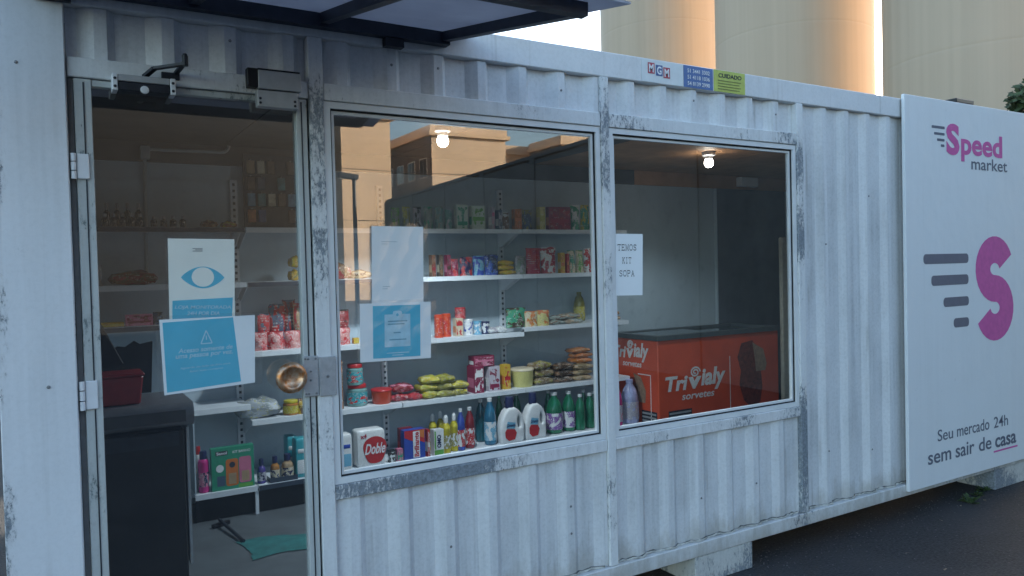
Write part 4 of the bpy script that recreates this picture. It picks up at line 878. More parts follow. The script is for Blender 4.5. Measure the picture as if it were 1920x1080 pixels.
PRODUCTS = [
 ('spray', 'spray_bottle', 'bottle', 'white spray bottle with red collar behind the pink aerosol on the bottom shelf', None, 0.672, 2.008, 0.4, 0.037, 0.037, 0.266, 'white,red,white'),
 ('spray', 'aerosol_bottle', 'bottle', 'magenta bottle with navy cap at the left end of the bottom shelf', None, 0.688, 1.936, 0.4, 0.062, 0.062, 0.247, 'magenta,navy,pink'),
 ('gift', 'gift_box', 'box', 'green boxed pet care set with orange and pink bottle pictures', None, 0.853, 1.905, 0.4, 0.248, 0.05, 0.256, 'green,orange,pink'),
 ('round', 'mouthwash_bottle', 'bottle', 'small violet bottle with dark cap right of the green gift box', None, 1.026, 1.932, 0.4, 0.054, 0.054, 0.152, 'violet,navy,lilac'),
 ('round', 'amber_bottle', 'bottle', 'small amber bottle right of the violet bottle on the dark tray', None, 1.11, 1.934, 0.4, 0.059, 0.059, 0.156, 'amber,navy,cream'),
 ('round', 'beige_bottle', 'bottle', 'small beige bottle nearest the teal tissue packs on the dark tray', None, 1.19, 1.944, 0.4, 0.078, 0.078, 0.159, 'tan,navy,cream'),
 ('soft', 'tissue_pack', 'tissue pack', 'teal and white tissue pack at the front beside the door post', None, 1.284, 1.905, 0.4, 0.094, 0.1, 0.25, 'teal,white,white'),
 ('soft', 'tissue_pack', 'tissue pack', 'teal and white tissue pack partly hidden behind its front twin', None, 1.255, 2.05, 0.4, 0.068, 0.1, 0.243, 'teal,white,white'),
 ('soft', 'napkin_pack', 'napkin pack', 'white pack with blue lower half and blue wavy script left of the round red logo', None, 1.56, 1.905, 0.4, 0.097, 0.1, 0.238, 'white,skyblue,blue'),
 ('doble', 'paper_roll_pack', 'toilet paper', 'white four roll pack with big red emblem and white script Doble', None, 1.741, 1.905, 0.4, 0.2, 0.12, 0.247, 'white,red,white'),
 ('carton', 'small_box', 'box', 'small black and white box at the foot of the slotted upright', None, 1.893, 1.912, 0.4, 0.042, 0.04, 0.084, 'black,white,white'),
 ('carton', 'small_box', 'box', 'small pink and green box between the black box and the blue detergent box', None, 1.945, 1.905, 0.4, 0.042, 0.04, 0.088, 'pink,green,white'),
 ('brilh', 'detergent_box', 'box', 'blue and red laundry powder box with upright white lettering', None, 2.055, 1.905, 0.4, 0.157, 0.06, 0.206, 'blue,red,orange'),
 ('carton', 'detergent_box', 'box', 'dark red box standing half behind the blue laundry powder box', None, 2.025, 1.975, 0.4, 0.095, 0.05, 0.209, 'darkred,blue,red'),
 ('carton', 'detergent_box', 'box', 'narrow red and white box edge between blue powder box and OMO box', None, 2.161, 1.905, 0.4, 0.018, 0.05, 0.192, 'red,white,white'),
 ('omo', 'detergent_box', 'box', 'white and green powder box with dark upright letters OMO', None, 2.24, 1.905, 0.4, 0.075, 0.06, 0.182, 'white,leaf,navy'),
 ('deterg', 'detergent_bottle', 'bottle', 'yellow dish soap bottle with clear cap at the front left of its pair', None, 2.313, 1.938, 0.4, 0.067, 0.067, 0.271, 'yellow,white,olive'),
 ('deterg', 'detergent_bottle', 'bottle', 'yellow dish soap bottle touching the blue bottle', None, 2.393, 1.97, 0.4, 0.06, 0.06, 0.272, 'yellow,white,olive'),
 ('deterg', 'detergent_bottle', 'bottle', 'yellow green soap bottle peeking above the OMO box at left', None, 2.28, 2.09, 0.4, 0.06, 0.06, 0.26, 'yellow,white,olive'),
 ('deterg', 'detergent_bottle', 'bottle', 'yellow soap bottle in the second row above the OMO box at right', None, 2.351, 2.108, 0.4, 0.056, 0.056, 0.271, 'yellow,white,olive'),
 ('pet', 'cleaner_bottle', 'bottle', 'slim royal blue cleaner bottle with white cap and red band', None, 2.441, 1.958, 0.4, 0.064, 0.064, 0.299, 'blue,white,red'),
 ('pet', 'cleaner_bottle', 'bottle', 'slim dark red cleaner bottle with white cap', None, 2.527, 1.981, 0.4, 0.074, 0.074, 0.298, 'darkred,white,red'),
 ('pet', 'softener_bottle', 'bottle', 'dark teal softener bottle in the back row beside the big blue bottle', None, 2.695, 2.121, 0.4, 0.081, 0.081, 0.321, 'bottleteal,white,bottleteal'),
 ('pet', 'softener_bottle', 'bottle', 'large clear blue bottle with white cap left of the white jugs', None, 2.702, 1.989, 0.4, 0.093, 0.093, 0.346, 'bottleblue,white,skyblue'),
 ('jug', 'bleach_jug', 'jug', 'white handled jug with navy cap, left of the pair', None, 2.86, 1.918, 0.4, 0.204, 0.09, 0.343, 'white,navy,red'),
 ('jug', 'bleach_jug', 'jug', 'white handled jug with navy cap, right of the pair beside green bottles', None, 3.076, 1.933, 0.4, 0.188, 0.09, 0.35, 'white,navy,red'),
 ('pet', 'disinfectant_bottle', 'bottle', 'green bottle with white cap and purple round label beside the right jug', None, 3.31, 2.037, 0.4, 0.132, 0.132, 0.321, 'bottlegreen,white,purple'),
 ('pet', 'disinfectant_bottle', 'bottle', 'second green bottle from the jugs with a purple label', None, 3.448, 2.035, 0.4, 0.106, 0.106, 0.317, 'bottlegreen,white,purple'),
 ('pet', 'disinfectant_bottle', 'bottle', 'small clear green bottle third from the jugs in the front row', None, 3.536, 2.0, 0.4, 0.083, 0.083, 0.284, 'bottlegreen,white,bottlegreen'),
 ('pet', 'disinfectant_bottle', 'bottle', 'clear green bottle at the right end of the front row against the window frame', None, 3.646, 2.019, 0.4, 0.085, 0.085, 0.279, 'bottlegreen,white,bottlegreen'),
 ('pet', 'disinfectant_bottle', 'bottle', 'green bottle in the back row behind the right jug handle', None, 3.334, 2.154, 0.4, 0.067, 0.067, 0.318, 'bottlegreen,white,bottlegreen'),
 ('pet', 'disinfectant_bottle', 'bottle', 'green bottle in the back row between the last two front bottles', None, 3.671, 2.136, 0.4, 0.071, 0.071, 0.291, 'bottlegreen,white,bottlegreen'),
 ('pet', 'disinfectant_bottle', 'bottle', 'green bottle in the back row at the window frame', None, 3.765, 2.133, 0.4, 0.067, 0.067, 0.268, 'bottlegreen,white,bottlegreen'),
 ('pet', 'disinfectant_bottle', 'bottle', 'dark green bottle behind and between the two white jugs', None, 3.05, 2.177, 0.4, 0.073, 0.073, 0.328, 'bottlegreen,white,bottlegreen'),
 ('pet', 'disinfectant_bottle', 'bottle', 'dark green bottle behind the left edge of the left white jug', None, 2.875, 2.151, 0.4, 0.062, 0.062, 0.328, 'bottlegreen,green,bottlegreen'),
 ('pet', 'fabric_softener', 'bottle', 'pink bottle seen through the right window at the frame', None, 3.875, 1.949, 0.4, 0.088, 0.088, 0.338, 'magenta,pink,lilac'),
 ('pet', 'fabric_softener', 'bottle', 'pale lavender bottle beside the pink one in front of the red freezer', None, 4.032, 1.979, 0.4, 0.148, 0.148, 0.36, 'lavender,lavender,lilac'),
 ('lie', 'plastic_bag', 'bag', 'crumpled clear plastic bag with a yellow and green sponge on the shelf behind the knob', None, 1.052, 2.025, 0.783, 0.277, 0.2, 0.123, 'clear,yellow,lilac'),
 ('jar', 'honey_jar', 'jar', 'short amber jar beside the crumpled clear bag', None, 1.26, 2.077, 0.783, 0.103, 0.103, 0.094, 'amber,yellow,yellow'),
 ('pouch', 'snack_pouch', 'packet', 'tall brown packet standing directly beside the door post', None, 1.576, 2.034, 0.783, 0.062, 0.05, 0.323, 'brown,orange,cream'),
 ('jar', 'food_jar', 'jar', 'teal labelled clear jar stacked on top of another', None, 1.712, 2.107, 0.93, 0.113, 0.113, 0.143, 'clearteal,red,teal'),
 ('jar', 'food_jar', 'jar', 'teal labelled clear jar underneath another jar', None, 1.728, 2.121, 0.783, 0.142, 0.142, 0.15, 'clearteal,red,teal'),
 ('tub', 'margarine_tub', 'tub', 'rounded orange red tub right of the stacked jars', None, 1.898, 2.098, 0.783, 0.146, 0.146, 0.104, 'orangered,red,orange'),
 ('lie', 'wafer_pack', 'packet', 'dark red wafer packet lying on top of another by the slotted upright', None, 2.06, 2.08, 0.838, 0.167, 0.12, 0.064, 'darkred,pink,red'),
 ('lie', 'wafer_pack', 'packet', 'dark red wafer packet lying underneath by the slotted upright', None, 2.03, 2.06, 0.783, 0.141, 0.12, 0.049, 'darkred,red,pink'),
 ('lie', 'wafer_pack', 'packet', 'flat crimson packet lying left of the yellow noodle packets', None, 2.154, 2.04, 0.783, 0.14, 0.12, 0.05, 'red,darkred,pink'),
 ('heap3', 'noodle_packet', 'packet', 'yellow green noodle packet in the stack right of the crimson packet', 'noodle packets in the left stack', 2.239, 2.025, 0.783, 0.142, 0.14, 0.161, 'lime,yellow,orange'),
 ('heap3', 'noodle_packet', 'packet', 'olive yellow noodle packet in the second noodle stack', 'noodle packets in the second stack', 2.362, 2.025, 0.783, 0.137, 0.14, 0.158, 'olive,lime,yellow'),
 ('heap2', 'noodle_packet', 'packet', 'yellow brown noodle packet lying against the tea boxes', 'noodle packets against the tea boxes', 2.479, 2.025, 0.783, 0.131, 0.14, 0.1, 'olive,yellow,cream'),
 ('carton', 'tea_box', 'box', 'maroon and white tea box standing at the left under a lying maroon box', None, 2.642, 2.029, 0.783, 0.079, 0.12, 0.198, 'maroon,white,pink'),
 ('carton', 'tea_box', 'box', 'white and maroon tea box standing left of the yellow oats box', None, 2.78, 2.039, 0.783, 0.091, 0.1, 0.185, 'paleviolet,maroon,white'),
 ('carton', 'tea_box', 'box', 'maroon box lying on top of the standing tea box', None, 2.702, 2.05, 0.975, 0.168, 0.1, 0.078, 'maroon,pink,white'),
 ('carton', 'oats_box', 'box', 'yellow and orange box right of the tea boxes', None, 2.902, 2.059, 0.783, 0.059, 0.06, 0.187, 'yelloworange,red,orange'),
 ('tub', 'popcorn_tub', 'tub', 'pale yellow tub with a silvery green picture right of the yellow box', None, 3.072, 2.116, 0.783, 0.181, 0.181, 0.146, 'paleyellow,cream,green'),
 ('heap3', 'bean_bag', 'bag', 'brown and olive bag of beans in the heap right of the pale yellow tub', 'bean bags in the left heap', 3.242, 2.037, 0.783, 0.21, 0.16, 0.184, 'beanbrown,olive,cream'),
 ('heap3', 'bean_bag', 'bag', 'dark brown bean bag in the middle heap of the second lowest shelf', 'bean bags in the middle heap', 3.421, 2.031, 0.783, 0.207, 0.16, 0.153, 'beandark,brown,tan'),
 ('heap3', 'bean_bag', 'bag', 'tan bean bag in the heap nearest the window post', 'bean bags in the right heap', 3.606, 2.025, 0.783, 0.192, 0.16, 0.138, 'tan,beanbrown,olive'),
 ('heap3', 'spice_bag', 'bag', 'orange and brown packet stacked high at the window post', 'orange packets stacked on the bean bags', 3.633, 2.06, 0.921, 0.198, 0.14, 0.125, 'orangebrown,orange,brown'),
 ('pouch', 'candy_bag', 'bag', 'red and blue candy bag at the left of the bag row, beside the eye notice', None, 1.129, 2.17, 1.215, 0.08, 0.04, 0.225, 'red,bluegrey,teal'),
 ('pouch', 'candy_bag', 'bag', 'tall red candy bag with dark blue corner behind the sugar bags', None, 1.221, 2.19, 1.215, 0.102, 0.05, 0.283, 'red,bluegrey,darkred'),
 ('pouch', 'candy_bag', 'bag', 'tallest red candy bag behind the right hand sugar bags', None, 1.307, 2.21, 1.215, 0.082, 0.05, 0.307, 'darkred,bluegrey,red'),
 ('pouch', 'candy_bag', 'bag', 'tan and red candy bag half hidden by the door stile', None, 1.368, 2.17, 1.215, 0.083, 0.05, 0.284, 'tan,red,bluegrey'),
 ('pouch', 'sugar_bag', 'bag', 'red and white sugar bag at the left of three on the shelf edge', None, 1.077, 2.06, 1.215, 0.09, 0.06, 0.115, 'redwhite,red,white'),
 ('pouch', 'sugar_bag', 'bag', 'red and white sugar bag in the middle of three on the shelf edge', None, 1.18, 2.06, 1.215, 0.095, 0.06, 0.112, 'redwhite,red,white'),
 ('pouch', 'sugar_bag', 'bag', 'red and white sugar bag at the right of three, beside the door stile', None, 1.289, 2.06, 1.215, 0.1, 0.06, 0.112, 'redwhite,red,white'),
 ('pouch', 'coffee_pack', 'packet', 'dark red coffee packet leaning at the back next to the door post', None, 1.656, 2.18, 1.26, 0.11, 0.05, 0.182, 'darkred,black,red'),
 ('pouch', 'flour_bag', 'bag', 'white and red bag low beside the door post', None, 1.624, 2.06, 1.215, 0.114, 0.06, 0.109, 'redwhite,red,white'),
 ('carton', 'yellow_box', 'box', 'tiny yellow box left of the clipboard notice', None, 1.715, 2.06, 1.215, 0.039, 0.04, 0.039, 'yelloworange,yellow,orange'),
 ('can', 'red_can', 'can', 'orange red tin at the right edge of the clipboard notice', None, 2.337, 2.059, 1.215, 0.068, 0.068, 0.169, 'orangered,red,orange'),
 ('can', 'red_can', 'can', 'orange red tin second from the clipboard notice', None, 2.415, 2.094, 1.215, 0.069, 0.069, 0.171, 'orangered,red,orange'),
 ('carton', 'cocoa_box', 'box', 'cream and red cocoa box under a red tin', None, 2.507, 2.06, 1.215, 0.057, 0.06, 0.131, 'cream,red,orange'),
 ('can', 'small_tin', 'can', 'small red tin standing on top of the cream box', None, 2.545, 2.122, 1.338, 0.083, 0.083, 0.085, 'red,darkred,white'),
 ('can', 'milk_can', 'can', 'white and blue tin right of the cream box', None, 2.597, 2.096, 1.215, 0.071, 0.071, 0.118, 'white,blue,blue'),
 ('can', 'milk_can', 'can', 'blue and pale blue tin, middle of the three low tins', None, 2.672, 2.092, 1.215, 0.064, 0.064, 0.102, 'skyblue,white,blue'),
 ('can', 'milk_can', 'can', 'dark blue tin at the right of the three low tins', None, 2.74, 2.094, 1.215, 0.069, 0.069, 0.095, 'navy,white,blue'),
 ('pouch', 'salad_bag', 'bag', 'green packet with dark picture at the left end of the higher shelf', None, 2.987, 2.025, 1.25, 0.163, 0.06, 0.149, 'green,beandark,leaf'),
 ('pouch', 'snack_bag', 'bag', 'cream and orange snack bag right of the green packet', None, 3.122, 2.025, 1.25, 0.109, 0.05, 0.117, 'cream,orange,yellow'),
 ('pouch', 'snack_bag', 'bag', 'yellow and white snack bag left of the flat grey packets', None, 3.231, 2.025, 1.25, 0.111, 0.05, 0.12, 'paleyellow,orange,brown'),
 ('heap2', 'flat_packet', 'packet', 'flat grey green packet lying on the shelf between snack bags and bottle', 'flat packets left of the olive bottle', 3.373, 2.025, 1.25, 0.153, 0.16, 0.071, 'greygreen,brown,white'),
 ('heap2', 'flat_packet', 'packet', 'flat brown and white packet lying in front of the olive bottle', 'flat packets before the olive bottle', 3.529, 2.025, 1.25, 0.178, 0.16, 0.08, 'tan,greygreen,white'),
 ('pet', 'olive_oil_bottle', 'bottle', 'olive green oil bottle standing at the back of the shelf', None, 3.733, 2.249, 1.25, 0.098, 0.098, 0.243, 'olive,olive,yellow'),
 ('heap2', 'tan_packet', 'packet', 'tan packet lying under the soup kit notice behind the freezer', 'tan packets at the shelf end', 3.93, 2.025, 1.25, 0.158, 0.14, 0.084, 'tan,orange,cream'),
 ('carton', 'pink_box', 'box', 'pink box on the short shelf left of the eye notice', None, 0.38, 2.05, 1.417, 0.145, 0.1, 0.066, 'pink,darkred,magenta'),
 ('carton', 'yellow_box', 'box', 'flat yellow box on the short shelf beside the door hinge side', None, 0.213, 2.05, 1.417, 0.164, 0.1, 0.025, 'yelloworange,yellow,brown'),
 ('pouch', 'dark_pouch', 'packet', 'dark blue grey packet right of the pink box', None, 0.482, 2.05, 1.417, 0.051, 0.05, 0.073, 'bluegrey,black,navy'),
 ('pouch', 'clear_bag', 'bag', 'clear plastic bag at the far left of the shelf behind the door', None, 0.154, 2.05, 1.657, 0.077, 0.08, 0.12, 'clear,lilac,white'),
 ('lie', 'bread_bag', 'bag', 'brown and red bag lying on the shelf left of the eye notice', None, 0.363, 2.05, 1.657, 0.269, 0.2, 0.085, 'brown,darkred,red'),
 ('lie', 'yellow_pack', 'packet', 'yellow packet stacked on another at the door stile', None, 1.323, 2.05, 1.745, 0.073, 0.12, 0.073, 'yelloworange,yellow,brown'),
 ('lie', 'yellow_pack', 'packet', 'yellow packet lying under another at the door stile', None, 1.32, 2.05, 1.657, 0.073, 0.12, 0.071, 'yelloworange,olive,brown'),
 ('lie', 'bread_loaf', 'bread', 'bagged brown loaf with a reddish top beside the door post', None, 1.632, 2.05, 1.657, 0.134, 0.16, 0.107, 'brown,darkred,tan'),
 ('lie', 'bread_loaf', 'bread', 'bagged tan loaf left of the blank white notice', None, 1.767, 2.05, 1.657, 0.153, 0.16, 0.061, 'tan,brown,cream'),
 ('carton', 'biscuit_pack', 'packet', 'upright brown and red biscuit pack right of the blank notice', None, 2.306, 2.05, 1.657, 0.031, 0.05, 0.157, 'brown,darkred,tan'),
 ('carton', 'biscuit_pack', 'packet', 'upright dark brown biscuit pack in the middle of three', None, 2.366, 2.05, 1.657, 0.031, 0.05, 0.157, 'beandark,brown,cream'),
 ('carton', 'biscuit_pack', 'packet', 'upright maroon biscuit pack at the right of three', None, 2.427, 2.05, 1.657, 0.031, 0.05, 0.156, 'maroon,beandark,pink'),
 ('pouch', 'pasta_bag', 'bag', 'red and navy bag left of the blue pasta bags', None, 2.584, 2.05, 1.657, 0.106, 0.07, 0.138, 'red,navy,darkred'),
 ('pouch', 'pasta_bag', 'bag', 'blue pasta bag, left of two', None, 2.692, 2.05, 1.657, 0.09, 0.07, 0.145, 'blue,skyblue,navy'),
 ('pouch', 'pasta_bag', 'bag', 'blue pasta bag, right of two beside the yellow stack', None, 2.802, 2.05, 1.657, 0.11, 0.07, 0.152, 'blue,navy,skyblue'),
 ('heap3', 'yellow_packet', 'packet', 'yellow packet lying in the neat stack right of the blue bags', 'yellow packets in a neat stack', 2.933, 2.05, 1.657, 0.133, 0.14, 0.11, 'yelloworange,yellow,olive'),
 ('pouch', 'grey_bag', 'bag', 'grey and green bag between yellow stack and crimson bags', None, 3.057, 2.05, 1.657, 0.097, 0.06, 0.141, 'greygreen,lilac,green'),
 ('pouch', 'coffee_bag', 'bag', 'glossy crimson bag, left of the pair on the middle shelf', None, 3.182, 2.05, 1.657, 0.125, 0.08, 0.197, 'crimson,red,pink'),
 ('pouch', 'coffee_bag', 'bag', 'glossy crimson bag with white print, right of the pair', None, 3.322, 2.05, 1.657, 0.128, 0.08, 0.205, 'crimson,white,orange'),
 ('carton', 'cracker_pack', 'packet', 'upright yellow cracker pack beside the crimson bags', None, 3.44, 2.05, 1.657, 0.037, 0.05, 0.162, 'yelloworange,orange,cream'),
 ('pouch', 'toast_bag', 'bag', 'cream and green toast bag, left one near the window post', None, 3.537, 2.05, 1.657, 0.073, 0.06, 0.178, 'cream,green,orange'),
 ('pouch', 'toast_bag', 'bag', 'cream and dark green toast bag, right one near the window post', None, 3.62, 2.05, 1.657, 0.069, 0.06, 0.177, 'cream,leaf,tan'),
 ('pouch', 'red_bag', 'bag', 'red bag at the window post end of the middle shelf', None, 3.7, 2.05, 1.657, 0.07, 0.06, 0.194, 'red,white,darkred'),
 ('pouch', 'seasoning_bag', 'bag', 'narrow dull teal bag touching the left white and green carton', None, 2.446, 2.05, 2.0, 0.059, 0.05, 0.147, 'clearteal,lilac,green'),
 ('carton', 'grey_carton', 'box', 'narrow grey carton between the pale pink carton and the brown bag', None, 2.871, 2.05, 2.0, 0.032, 0.05, 0.147, 'bluegrey,lilac,white'),
 ('carton', 'pale_carton', 'box', 'pale yellow green carton left of the large crimson box', None, 3.254, 2.05, 2.0, 0.052, 0.05, 0.179, 'paleyellow,lime,cream'),
 ('pouch', 'maroon_bag', 'bag', 'maroon bag between the biscuit packs and the red and navy bag', None, 2.485, 2.05, 1.657, 0.062, 0.06, 0.124, 'maroon,red,pink'),
 ('carton', 'red_carton', 'box', 'thin red carton between the cracker pack and the toast bags', None, 3.489, 2.05, 1.657, 0.023, 0.033, 0.153, 'red,orange,darkred'),
 ('lie', 'flat_packet', 'packet', 'flat pale grey packet lying right of the dark blue tin', None, 2.793, 2.05, 1.215, 0.083, 0.12, 0.043, 'lilac,white,greygreen'),
 ('lie', 'flat_packet', 'packet', 'flat white packet lying at the right end of the tin shelf', None, 2.868, 2.05, 1.215, 0.084, 0.12, 0.05, 'white,lilac,bluegrey'),
 ('pouch', 'yellow_pouch', 'packet', 'small yellow packet between the amber jar and the door stile', None, 1.331, 2.025, 0.783, 0.066, 0.05, 0.099, 'yelloworange,brown,olive'),
 ('lie', 'dark_packet', 'packet', 'dark packet lying half under the crumpled clear bag', None, 1.16, 2.12, 0.783, 0.096, 0.12, 0.077, 'bluegrey,black,lilac'),
 ('pouch', 'candy_bag', 'bag', 'blue and red candy bag hidden mostly behind the door stile', None, 1.446, 2.15, 1.215, 0.087, 0.05, 0.245, 'bluegrey,red,teal'),
 ('round', 'dark_bottle', 'bottle', 'squat dark bottle, first from the door hinges in the front row, top shelf', 'dark bottles at the far left of the top shelf', 0.22, 2.069, 2.0, 0.039, 0.039, 0.078, 'darkbottle,greycap,darkbottle'),
 ('round', 'dark_bottle', 'bottle', 'squat dark bottle, second from the door hinges in the front row, top shelf', 'dark bottles at the far left of the top shelf', 0.264, 2.069, 2.0, 0.039, 0.039, 0.079, 'darkbottle,greycap,darkbottle'),
 ('round', 'dark_bottle', 'bottle', 'squat dark bottle, third from the door hinges in the front row, top shelf', 'dark bottles at the far left of the top shelf', 0.312, 2.07, 2.0, 0.039, 0.039, 0.08, 'darkbottle,greycap,darkbottle'),
 ('round', 'dark_bottle', 'bottle', 'squat dark bottle, fourth from the door hinges in the front row, top shelf', 'dark bottles at the far left of the top shelf', 0.36, 2.07, 2.0, 0.04, 0.04, 0.081, 'darkbottle,greycap,darkbottle'),
 ('round', 'dark_bottle', 'bottle', 'squat dark bottle, fifth from the door hinges in the front row, top shelf', 'dark bottles at the far left of the top shelf', 0.404, 2.069, 2.0, 0.038, 0.038, 0.081, 'darkbottle,greycap,darkbottle'),
 ('round', 'dark_bottle', 'bottle', 'taller dark bottle, first from the door hinges in the back row, top shelf', 'dark bottles in the second row', 0.238, 2.22, 2.0, 0.04, 0.04, 0.153, 'darkbottle,greycap,darkbottle'),
 ('round', 'dark_bottle', 'bottle', 'taller dark bottle, second from the door hinges in the back row, top shelf', 'dark bottles in the second row', 0.295, 2.22, 2.0, 0.04, 0.04, 0.155, 'darkbottle,greycap,darkbottle'),
 ('round', 'dark_bottle', 'bottle', 'taller dark bottle, third from the door hinges in the back row, top shelf', 'dark bottles in the second row', 0.352, 2.22, 2.0, 0.041, 0.041, 0.156, 'darkbottle,greycap,darkbottle'),
 ('round', 'dark_bottle', 'bottle', 'taller dark bottle, fourth from the door hinges in the back row, top shelf', 'dark bottles in the second row', 0.411, 2.221, 2.0, 0.041, 0.041, 0.158, 'darkbottle,greycap,darkbottle'),
 ('round', 'dark_bottle', 'bottle', 'low dark bottle, first to the right of the vertical conduit, top shelf', 'low dark bottles right of the conduit', 0.479, 2.069, 2.0, 0.038, 0.038, 0.067, 'darkbottle,greycap,darkbottle'),
 ('round', 'dark_bottle', 'bottle', 'low dark bottle, second to the right of the vertical conduit, top shelf', 'low dark bottles right of the conduit', 0.532, 2.069, 2.0, 0.039, 0.039, 0.067, 'darkbottle,greycap,darkbottle'),
 ('round', 'dark_bottle', 'bottle', 'low dark bottle, third to the right of the vertical conduit, top shelf', 'low dark bottles right of the conduit', 0.585, 2.07, 2.0, 0.039, 0.039, 0.068, 'darkbottle,greycap,darkbottle'),
 ('round', 'dark_bottle', 'bottle', 'low dark bottle, fourth to the right of the vertical conduit, top shelf', 'low dark bottles right of the conduit', 0.639, 2.07, 2.0, 0.04, 0.04, 0.069, 'darkbottle,greycap,darkbottle'),
 ('lie', 'brown_packet', 'packet', 'low brown packet on the top shelf between bottles and hanging display', None, 0.796, 2.05, 2.0, 0.093, 0.12, 0.048, 'brown,tan,orange'),
 ('lie', 'ochre_packet', 'packet', 'low ochre packet on the top shelf left of the hanging display', None, 0.912, 2.05, 2.0, 0.089, 0.12, 0.043, 'orangebrown,yellow,brown'),
 ('pouch', 'seasoning_bag', 'bag', 'grey green bag leftmost on the top shelf right of the blank notice', None, 2.029, 2.05, 2.0, 0.063, 0.05, 0.146, 'greygreen,leaf,white'),
 ('pouch', 'seasoning_bag', 'bag', 'grey bag with yellow green print, second on the top shelf', None, 2.111, 2.05, 2.0, 0.06, 0.05, 0.155, 'greygreen,lime,white'),
 ('pouch', 'seasoning_bag', 'bag', 'pale grey bag with a dark patch, third on the top shelf', None, 2.196, 2.05, 2.0, 0.065, 0.05, 0.157, 'lilac,black,greygreen'),
 ('pouch', 'seasoning_bag', 'bag', 'grey bag with green print, fourth on the top shelf', None, 2.283, 2.05, 2.0, 0.066, 0.05, 0.159, 'greygreen,green,lilac'),
 ('pouch', 'seasoning_bag', 'bag', 'teal grey bag left of the white and green cartons', None, 2.37, 2.05, 2.0, 0.062, 0.05, 0.161, 'clearteal,greygreen,lilac'),
 ('carton', 'white_green_carton', 'box', 'white and green carton with line print, left of two on the top shelf', None, 2.549, 2.05, 2.0, 0.089, 0.05, 0.18, 'whitegreen,green,white'),
 ('carton', 'white_green_carton', 'box', 'white and green carton, right of two on the top shelf', None, 2.684, 2.05, 2.0, 0.108, 0.05, 0.175, 'whitegreen,leaf,green'),
 ('carton', 'pale_pink_carton', 'box', 'narrow pale pink carton on the top shelf', None, 2.808, 2.05, 2.0, 0.027, 0.05, 0.17, 'lilac,pink,white'),
 ('pouch', 'dark_bag', 'bag', 'brown bag with white dot left of the orange carton', None, 2.928, 2.05, 2.0, 0.068, 0.05, 0.132, 'brown,white,black'),
 ('carton', 'orange_carton', 'box', 'orange and brown carton on the top shelf', None, 3.032, 2.05, 2.0, 0.061, 0.05, 0.158, 'orangebrown,orange,brown'),
 ('pouch', 'violet_bag', 'bag', 'dark violet bag with ochre base on the top shelf', None, 3.125, 2.05, 2.0, 0.08, 0.05, 0.152, 'bluegrey,olive,violet'),
 ('carton', 'crimson_box', 'box', 'large crimson box on the top shelf near the window post', None, 3.42, 2.05, 2.0, 0.202, 0.05, 0.182, 'maroon,crimson,orange'),
 ('pouch', 'green_bag', 'bag', 'green and white bag right of the crimson box', None, 3.584, 2.05, 2.0, 0.084, 0.06, 0.199, 'green,white,leaf'),
 ('pouch', 'green_bag', 'bag', 'green and yellow bag at the window post on the top shelf', None, 3.683, 2.05, 2.0, 0.08, 0.06, 0.201, 'green,yellow,leaf'),
]

# ================================================================== GROCERIES (each one a thing of its own)
PAL = dict(white=(.70, .71, .71), red=(.46, .025, .03), magenta=(.50, .03, .20), navy=(.018, .025, .085), pink=(.58, .17, .27), green=(.03, .27, .16), orange=(.58, .17, .04), violet=(.07, .05, .24),
           lilac=(.42, .40, .46), amber=(.40, .17, .04), cream=(.58, .50, .36), tan=(.42, .29, .17), teal=(.04, .33, .38), skyblue=(.16, .40, .56), blue=(.03, .07, .36), black=(.015, .015, .018),
           darkred=(.22, .012, .02), leaf=(.12, .34, .06), yellow=(.50, .42, .03), bottleteal=(.015, .11, .14), bottleblue=(.02, .14, .24), bottlegreen=(.012, .16, .075), purple=(.22, .10, .33), lavender=(.40, .43, .66),
           clear=(.30, .32, .34), brown=(.16, .08, .04), clearteal=(.15, .30, .29), orangered=(.55, .06, .02), lime=(.38, .38, .05), olive=(.27, .24, .05), maroon=(.23, .02, .06), paleviolet=(.52, .47, .53), yelloworange=(.60, .38, .04),
           paleyellow=(.58, .53, .20), beanbrown=(.19, .13, .07), beandark=(.055, .035, .022), orangebrown=(.42, .15, .035), bluegrey=(.07, .11, .17), greygreen=(.24, .28, .24), crimson=(.36, .015, .05), redwhite=(.55, .22, .20),
           whitegreen=(.52, .60, .52), darkbottle=(.03, .028, .03), greycap=(.34, .33, .33))
def cm(c, rough=.3): return plain('pack_'+c, PAL[c], rough, 0, .12, 18)
def fm(c): a, b, d = c; return film('print_'+'_'.join(c), PAL[a], PAL[b], PAL[d])
def liq(c):
    n_ = 'liquid_'+c
    if n_ in MATS: return MATS[n_]
    m, n, b = new_mat(n_); b.inputs['Base Color'].default_value = (*PAL[c], 1); b.inputs['Roughness'].default_value = .12
    b.inputs['Coat Weight'].default_value = .5; b.inputs['Coat Roughness'].default_value = .05
    c2 = mix(n, ramp(n, noise(n, N(n, 'ShaderNodeTexCoord').outputs['Generated'], 3, 3), .35, .7), tuple(k*.6 for k in PAL[c]), tuple(min(1, k*1.3) for k in PAL[c])); n.links.new(c2, b.inputs['Base Color'])
    MATS[n_] = m; return m
MESH = {}
